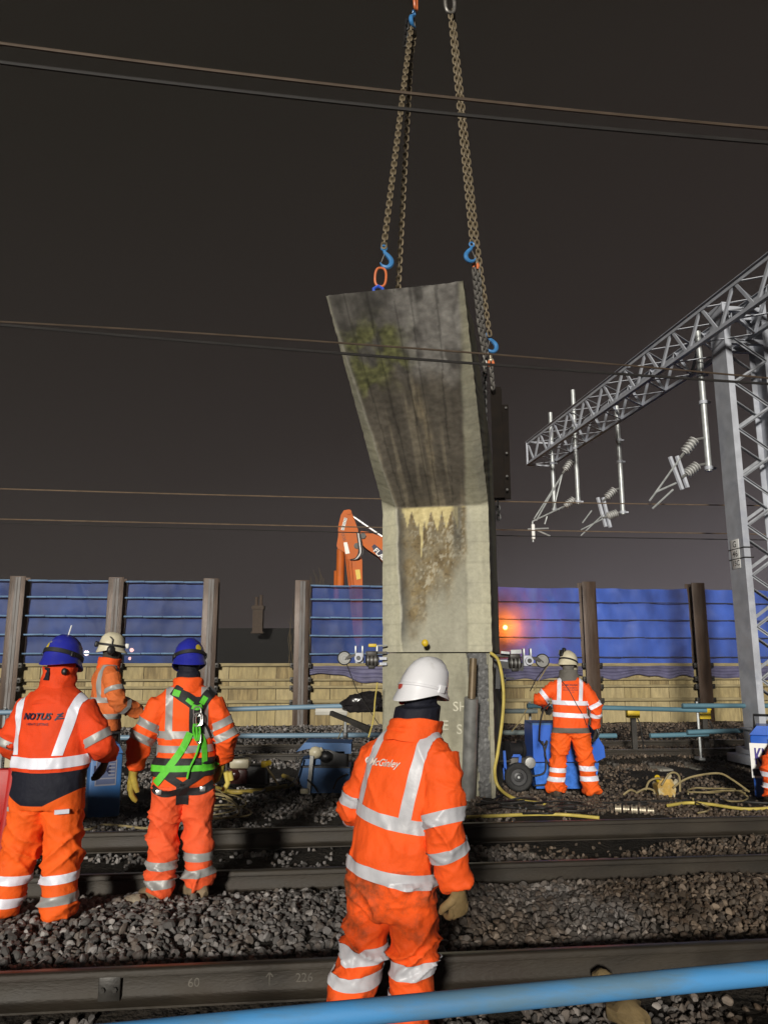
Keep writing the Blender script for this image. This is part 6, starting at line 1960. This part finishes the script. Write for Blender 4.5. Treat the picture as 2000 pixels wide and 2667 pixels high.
# 2 --- man in faded orange behind him
def mf2(rg, c, HM):
    if rg == 'h':
        l = HM.inverted() @ c
        if l.z > -.02 and l.y > .03: return 2
        return 3
    if rg[0] == 'a' or (rg == 't' and c.z > .80): return 0
    return 1
p2 = make_person('man in faded orange jacket and cream helmet with ear defenders, standing side on', (-3.26, 9.3, .05), R(-58), 1.075, dict(
    lean=.0, hyaw=R(-8), hpitch=R(2), seed=5.0, noface=False,
    arms={'L': [(-.185, -.005, 1.365), (-.27, .06, 1.12), (-.15, .30, 1.0)], 'R': [(.185, -.005, 1.365), (.27, .05, 1.12), (.16, .32, .98)]},
    legs={'L': [(-.10, 0, .9), (-.11, .03, .48), (-.12, 0, .1)], 'R': [(.10, 0, .9), (.11, .03, .48), (.12, 0, .1)]},
    arm_r=(.095, .088, .07), mats=[m_orP, m_darkt, m_skin, m_hair], matfn=mf2, helmet=m_hc, cuts=((0, .80, 0, 0),),
    bands=(('v', .16, .12, .05, 1.14, 1.49), ('v', -.16, -.12, .05, 1.14, 1.49), ('z', {'t'}, 1.12, .055, 0, 0), ('z', {'t'}, .95, .055, 0, 0),
           ('limb', 'aR', 0, .55, .055), ('limb', 'aR', 1, .30, .055), ('limb', 'aL', 0, .6, .055), ('limb', 'aL', 1, .35, .055), ('z', {'lL'}, .3, .05, 0, 0), ('z', {'lR'}, .3, .05, 0, 0)),
    gloves={'L': dict(mat=m_glB, palm=(0, 0, -1)), 'R': dict(mat=m_glB, palm=(0, 0, -1), thumb=-1)}, boot=m_bootD, collar=(1.47, .09, .115, .12, m_or, R(-6))))
HT = p2['HT']
for s in (-1, 1):
    mb = MB(); mb.ball(HT @ V((.142 * s, -.01, -.03)), (.03, .045, .055), 12); mb.tube([HT @ V((.142 * s, -.01, .02)), HT @ V((.146 * s, -.02, .07)), HT @ V((.12 * s, -.05, .09))], .006, 6); p2['put'](mb, 'ear_defender', m_black, parent=p2['hel'])
mb = MB(); mb.box(HT @ V((0, .178, .03)), (.06, .045, .045), HT.to_3x3(), 0, .01); p2['put'](mb, 'headlamp', m_white, parent=p2['hel'])
mb = MB(); mb.lathe([(.1345, .006), (.138, .008), (.138, .026), (.1325, .028)], HT, 32, sy=1.17); p2['put'](mb, 'strap', m_webB, parent=p2['hel'])
mb = MB(); mb.box(HT @ V((0, -.175, .01)), (.07, .05, .05), HT.to_3x3(), 0, .012); p2['put'](mb, 'battery_pack', m_black, parent=p2['hel'])

# 3 --- man with the green harness
def mf3(rg, c, HM):
    if rg == 'h':
        l = HM.inverted() @ c
        return 3 if (l.y > .05 and -.03 < l.z < .05) else 2
    if rg[0] == 'a' or (rg == 't' and c.z > .80): return 0
    return 1
p3 = make_person('man in blue helmet wearing a bright green safety harness and yellow gloves', (-1.45, 5.84, .02), R(12), 1.0, dict(
    lean=.03, side=.0, hyaw=R(10), hpitch=R(10), covered=True, neck=.088, hood=1.06, bulk=.885, seed=8.0, gather=1.0,
    arms={'L': [(-.185, -.005, 1.365), (-.30, -.01, 1.13), (-.35, .07, .925)], 'R': [(.185, -.005, 1.365), (.29, .0, 1.14), (.275, .12, .95)]},
    arm_r=(.092, .082, .066), leg_r=(.118, .112, .098, .096, .096),
    legs={'L': [(-.095, 0, .90), (-.12, .035, .48), (-.13, 0, .09)], 'R': [(.095, 0, .90), (.12, .04, .48), (.135, .04, .10)]},
    mats=[m_or, m_orF, m_navyc, m_skin], matfn=mf3, helmet=m_hb, hstrap=True, stickers=((.055, .052, .024, m_sticky, 'disc'),), cuts=((0, .80, 0, 0),),
    bands=(('v', -.115, -.125, .052, 1.12, 1.49), ('v', .135, .125, .052, 1.12, 1.49), ('z', {'t'}, 1.155, .052, 0, 0), ('z', {'t'}, 1.055, .050, 0, 0),
           ('limb', 'aL', 0, .62, .055), ('limb', 'aL', 0, 1.0, .055), ('limb', 'aR', 0, .62, .055), ('limb', 'aR', 0, .98, .055),
           ('z', {'lL'}, .27, .055, 0, 0), ('z', {'lL'}, .155, .055, 0, 0), ('z', {'lR'}, .31, .058, .0, 0), ('z', {'lR'}, .19, .058, -.1, 0)),
    gloves={'L': dict(mat=m_glY, palm=(1, .2, 0), curl=.6, s=1.35, dir=(-.05, .06, -.3)), 'R': dict(mat=m_glY, palm=(-1, 0, 0), thumb=-1, curl=1.1, s=1.25, dir=(-.05, .12, -.2))},
    toe={'L': R(40), 'R': R(35)}, collar=(1.455, .085, .108, .116, m_or, R(-10))))
rb_ = p3['ribbon']
bx = .075                                  # middle of the back plate
har = p3['root']
rb_([V((-.10, 0, 1.475)), V((-.03, 0, 1.43)), V((bx - .02, 0, 1.37)), V((bx, 0, 1.30))], .085, m_webB, 'harness_pad', .010)
rb_([V((.19, 0, 1.47)), V((.14, 0, 1.42)), V((bx + .03, 0, 1.36)), V((bx, 0, 1.28))], .075, m_webB, 'harness_pad', .011)
rb_([V((bx, 0, 1.42)), V((bx, 0, 1.30)), V((bx + .004, 0, 1.19)), V((bx + .01, 0, 1.15))], .105, m_webB, 'harness_pad', .013)
rb_([V((-.10, 0, 1.455)), V((-.05, 0, 1.44))], .045, m_green, 'harness_strap', .016)
rb_([V((bx - .075, 0, 1.405)), V((bx - .03, 0, 1.37))], .028, m_green, 'harness_strap', .018)
rb_([V((bx + .03, 0, 1.37)), V((bx + .06, 0, 1.42))], .04, m_green, 'harness_strap', .018)
rb_([V((bx - .035, 0, 1.355)), V((bx, 0, 1.345)), V((bx + .035, 0, 1.355))], .034, m_green, 'harness_strap', .022)
rb_([V((bx - .04, 0, 1.17)), V((bx - .09, 0, 1.06)), V((-.09, 0, .95)), V((-.19, 0, .82))], .050, m_green, 'harness_strap', .016)
rb_([V((bx + .03, 0, 1.16)), V((bx + .06, 0, 1.08)), V((bx + .075, 0, .90))], .038, m_green, 'harness_strap', .014)
rb_([V((.06, 0, 1.26)), V((.14, 0, 1.22)), V((.19, 0, 1.12))], .018, m_webB, 'harness_strap', .012)
for z, w, m, lf in ((.965, .060, m_webB, .010), (.925, .042, m_green, .016), (.885, .035, m_webB, .010)):
    mbb = p3['band']({'t'}, [(V((0, 0, z - w / 2)), V((0, 0, 1))), (V((0, 0, z + w / 2)), V((0, 0, -1)))], m, lf, name='harness_belt')
for s in (-1, 1):
    p3['band']({'t', 'lL' if s < 0 else 'lR'}, [(V((.0, 0, .775)), V((-s * .62, 0, 1)).normalized()), (V((0, 0, .835)), V((s * .62, 0, -1)).normalized())], m_webB, .009, keep=lambda c, s=s: c.x * s > -.02, name='leg_loop')
rb_([V((.0, 0, .80)), V((.0, 0, .74)), V((.0, 0, .67))], .085, m_webB, 'seat_pad', .010)
rb_([V((-.215, 0, .795)), V((-.13, 0, .755)), V((-.04, 0, .765)), V((.0, 0, .775))], .045, m_webB, 'leg_strap', .012)
rb_([V((.215, 0, .81)), V((.13, 0, .77)), V((.04, 0, .765)), V((.0, 0, .775))], .055, m_webB, 'leg_strap', .013)
for x_, z_ in ((-.16, .77), (.14, .78)):
    q_ = p3['onback'](V((x_, 0, z_)), .018); mb = MB(); mb.box(q_, (.04, .012, .035), None, 0, .004); p3['put'](mb, 'buckle', m_chrome)
def loopm(pts, r, mat, name, lift=.03):
    q = [p3['onback'](p, lift) for p in pts]; mb = MB(); mb.tube(smooth_path(q, 5), r, 7); return p3['put'](mb, name, mat)
def karab(cx, cz, rx, rz, lift):
    q0 = p3['onback'](V((cx, 0, cz)), lift); mb = MB(); pts = []
    for k in range(21):
        a = 2 * math.pi * k / 20; c_, s_ = math.cos(a), math.sin(a)
        pts.append(q0 + V((rx * math.copysign(abs(c_) ** .8, c_), 0, rz * math.copysign(abs(s_) ** .7, s_))))
    mb.tube(pts, .0048, 7, caps=False); return p3['put'](mb, 'carabiner', m_chrome)
karab(bx + .004, 1.318, .026, .034, .026); karab(bx + .006, 1.262, .026, .046, .034); karab(bx + .020, 1.265, .024, .045, .040); karab(bx + .022, 1.135, .014, .040, .035)
for dx in (-.014, .002, .018):
    loopm([V((bx + dx, 0, 1.235)), V((bx + dx * 1.4 + .004, 0, 1.18)), V((bx + .012 + dx * .5, 0, 1.115))], .0085, m_green, 'lanyard', .035)
loopm([V((bx + .03, 0, 1.10)), V((bx + .01, 0, 1.02)), V((bx - .03, 0, .93)), V((bx - .045, 0, .86))], .008, m_green, 'lanyard', .035)
mb = MB(); mb.tube([(.30, .13, .86), (.32, .14, .78), (.29, .15, .72)], .02, 8); mb.tube([(.33, .12, .86), (.345, .13, .80)], .018, 8); p3['put'](mb, 'carried_rope', m_hoseY)

# 4 --- near man with the white helmet
def mf4(rg, c, HM):
    if rg == 'h':
        l = HM.inverted() @ c
        if l.y > .05 and -.04 < l.z < .06: return 2
        return 1
    if rg[0] == 'a': return 0
    return 3 if c.z < .86 else 0
T4 = [(.62, .0, .17, .13), (.72, .0, .215, .160), (.84, .0, .232, .170), (.95, .0, .232, .168), (1.08, .0, .232, .165), (1.20, -.005, .236, .162), (1.33, -.01, .232, .152), (1.42, -.01, .205, .130), (1.48, .0, .14, .108), (1.53, .01, .092, .094), (1.60, .015, .08, .088)]
p4 = make_person('near man seen from behind in white helmet and one-piece orange suit with muddy seat', (.03, 3.86, -.055), R(-33), .955, dict(
    lean=.12, side=.16, hyaw=R(-16), hpitch=R(3), covered=True, neck=.118, head=(0, .02, 1.685), hood=1.05, vox=.0085, bulk=.955, seed=3.3, torso=T4, gather=.93, htilt=-4,
    arms={'L': [(-.185, -.005, 1.365), (-.275, .05, 1.10), (-.20, .26, .98)], 'R': [(.185, -.005, 1.365), (.275, -.03, 1.09), (.345, .05, .79)]},
    arm_r=(.096, .094, .070), leg_r=(.124, .118, .104, .102, .10),
    legs={'L': [(-.10, 0, .90), (-.135, -.02, .49), (-.205, -.13, .11)], 'R': [(.10, 0, .90), (.115, .04, .48), (.10, .0, .09)]},
    mats=[m_or, m_navyc, m_skin, m_orM], matfn=mf4, helmet=m_hw, cuts=((0, .86, 0, 0),),
    bands=(('v', -.175, -.125, .055, 1.115, 1.50), ('v', .12, .135, .058, 1.066, 1.50), ('z', {'t'}, 1.085, .062, .16, 0), ('z', {'t', 'lL', 'lR'}, .835, .062, .13, .0),
           ('limb', 'aR', 0, .97, .066), ('limb', 'aR', 1, .46, .062), ('limb', 'aL', 0, .8, .06), ('limb', 'aL', 1, .2, .06),
           ('z', {'lL'}, .45, .066, .1, -.1), ('z', {'lL'}, .345, .062, .1, -.1), ('z', {'lR'}, .41, .066, -.02, .0), ('z', {'lR'}, .275, .066, .05, 0)),
    tape=m_tapeW,
    gloves={'L': dict(mat=m_glT, palm=(.5, 0, -1)), 'R': dict(mat=m_glT, palm=(-.8, .5, 0), thumb=-1, curl=1.15, dir=(-.05, .10, -.3))}, collar=(1.462, .080, .140, .138, m_or, R(-8)), boot=m_bootD))
p4['text']('McGinley', -.045, 1.345, .048, M('white_print', (.72, .62, .55), .6, var=.15, vs=30, bump=0), thick=1.4, shear=.25)
p4['text']('o', -.165, 1.352, .06, m_white, thick=3)
HT = p4['HT']
mb = MB(); mb.lathe([(.1335, -.004), (.1375, -.002), (.1365, .006), (.1325, .008)], HT @ Matrix.Rotation(R(-4), 4, 'X'), 40, sy=1.17); p4['put'](mb, 'rim_step', m_hw, parent=p4['hel'])
def hel_patch(x, z, w, h, mat, name):
    mb = MB(); n = 9
    for j in range(n):
        for i in range(n):
            dx, dz = (i / (n - 1) - .5) * w, (j / (n - 1) - .5) * h
            xx, zz = x + dx, z + dz
            r_ = .1335 - max(0, zz - .012) * .14
            mb.v.append(HT @ V((xx, -1.17 * math.sqrt(max(0, r_ * r_ - xx * xx)) - .0035, zz)))
    for j in range(n - 1):
        for i in range(n - 1):
            cx, cz = ((i + .5) / (n - 1) - .5) * 2, ((j + .5) / (n - 1) - .5) * 2
            if cx * cx + cz * cz < 1.05:
                a = j * n + i; mb.f.append((a, a + 1, a + n + 1, a + n)); mb.m.append(0)
    return p4['put'](mb, name, mat, parent=p4['hel'])
hel_patch(-.03, -.0, .045, .026, M('red_badge', (.45, .06, .04), .5, var=.2, vs=90, bump=0), 'badge')
for s in (-1, 1):
    mb = MB(); mb.box(HT @ V((.1365 * s, .02, .002)), (.012, .05, .035), HT.to_3x3(), 0, .004); p4['put'](mb, 'slot_cover', m_hw, parent=p4['hel'])
mb = MB(); mb.ball(p4['HM'] @ V((-.055, -.075, -.055)), (.02, .016, .014), 10); p4['put'](mb, 'ratchet', m_red, parent=p4['hel'])

# 5 --- pump operator
def mf5(rg, c, HM):
    if rg == 'h':
        l = HM.inverted() @ c
        if l.y > .04 and l.z > -.09: return 2
        return 3
    if rg == 't' and .80 < c.z < .865: return 3
    if rg[0] == 'a' or (rg == 't' and c.z > .80): return 0
    return 1
p5 = make_person('pump operator in orange hooded sweatshirt with grey hood, standing at the blue power pack', (2.385, 10.2, 0), R(-8), 1.0, dict(
    lean=.10, side=.02, hyaw=R(-32), hpitch=R(14), seed=6.1, gather=.92,
    arms={'L': [(-.185, -.005, 1.365), (-.375, -.01, 1.22), (-.30, .20, 1.13)], 'R': [(.185, -.005, 1.365), (.325, .01, 1.12), (.33, .12, .86)]},
    legs={'L': [(-.10, 0, .90), (-.165, .02, .48), (-.215, -.01, .09)], 'R': [(.10, 0, .90), (.165, .03, .48), (.225, .0, .09)]},
    leg_r=(.125, .118, .102, .10, .095), mats=[m_or, m_orT, m_skin, m_greyf], matfn=mf5, helmet=m_hc, cuts=((0, .80, 0, 0), (0, .865, 0, 0)), tape=m_tapeB,
    bands=(('v', -.145, -.125, .05, 1.20, 1.49), ('v', .125, .15, .05, 1.20, 1.49), ('z', {'t'}, 1.175, .055, .03, 0), ('z', {'t'}, 1.02, .055, .04, 0),
           ('limb', 'aL', 0, .72, .055), ('limb', 'aR', 0, .9, .055), ('limb', 'aR', 1, .35, .055),
           ('z', {'lL'}, .335, .055, .05, 0), ('z', {'lL'}, .225, .055, .05, 0), ('z', {'lR'}, .37, .06, .0, 0), ('z', {'lR'}, .24, .06, -.05, 0)),
    gloves={'L': dict(mat=m_glB, palm=(.3, 0, -1), curl=1.2), 'R': dict(mat=m_glB, palm=(-1, .2, 0), thumb=-1, curl=.9)}, toe={'L': R(25), 'R': R(-25)}, boot=m_bootD,
    collar=(1.47, .115, .125, .118, m_greyf, R(-8))))
HT = p5['HT']
p5['text']('K. MCHUGH', -.0, 1.40, .036, m_navy, thick=1.2)
p5['text']('CIVIL ENGINEERING', .0, 1.365, .020, m_navy, thick=.6)
p5['text']('DRILLING & SAWING', .0, 1.338, .020, m_navy, thick=.6)
p5['text']('LTD', .03, 1.310, .020, m_navy, thick=.6)
rb5 = p5['ribbon']
rb5([V((-.10, 0, 1.45)), V((-.02, 0, 1.34)), V((.06, 0, 1.18)), V((.15, 0, 1.02)), V((.19, 0, .90))], .010, m_webB, 'shoulder_strap', .008)
mb = MB(); mb.lathe([(.1345, .006), (.138, .008), (.138, .024), (.1325, .026)], HT, 32, sy=1.17); p5['put'](mb, 'strap', m_black, parent=p5['hel'])
mb = MB(); mb.box(HT @ V((-.05, -.135, .075)), (.06, .06, .07), HT.to_3x3(), 0, .012); mb.box(HT @ V((-.03, -.12, .12)), (.05, .05, .04), HT.to_3x3(), 0, .01); p5['put'](mb, 'battery_pack', m_black, parent=p5['hel'])
mb = MB(); mb.tube([HT @ V((-.08, -.155, .055)), HT @ V((-.085, -.15, .11))], .008, 6); p5['put'](mb, 'lamp_bracket', m_chrome, parent=p5['hel'])
mb = MB(); mb.box((.345, .12, .92), (.03, .06, .20), None, 0, .01); mb.tube([(.33, .1, .86), (.36, .08, .78), (.33, .1, .72)], .012, 6); p5['put'](mb, 'hand_tool', m_black)

# 6 --- man cut off by the right edge
p6 = make_person('man cut off by the right edge, only an orange trouser leg showing', (5.16, 9.72, 0), R(0), 1.0, dict(
    lean=.15, side=.25, hyaw=0, hpitch=R(10), seed=9.9,
    arms={'L': [(-.185, -.005, 1.365), (-.26, .10, 1.12), (-.18, .32, .98)], 'R': [(.185, -.005, 1.365), (.26, .10, 1.12), (.18, .32, .98)]},
    legs={'L': [(-.10, 0, .90), (-.42, .05, .50), (-.50, -.02, .10)], 'R': [(.10, 0, .90), (.14, .07, .48), (.16, -.02, .09)]},
    leg_r=(.13, .13, .118, .11, .105), mats=[m_or, m_or, m_skin, m_navyc], matfn=lambda rg, c, HM: (3 if rg == 'h' and (HM.inverted() @ c).y < .04 else 2 if rg == 'h' else 0), helmet=m_hw, tape=m_tapeB,
    bands=(('z', {'t'}, 1.12, .055, 0, 0), ('z', {'t'}, .97, .055, 0, 0), ('z', {'lL'}, .30, .055, .1, 0), ('z', {'lL'}, .175, .055, .1, 0), ('z', {'lR'}, .31, .055, -.05, 0), ('z', {'lR'}, .19, .055, -.05, 0)),
    gloves={'L': dict(mat=m_glB, palm=(0, 0, -1)), 'R': dict(mat=m_glB, palm=(0, 0, -1), thumb=-1)}, boot=m_bootD))
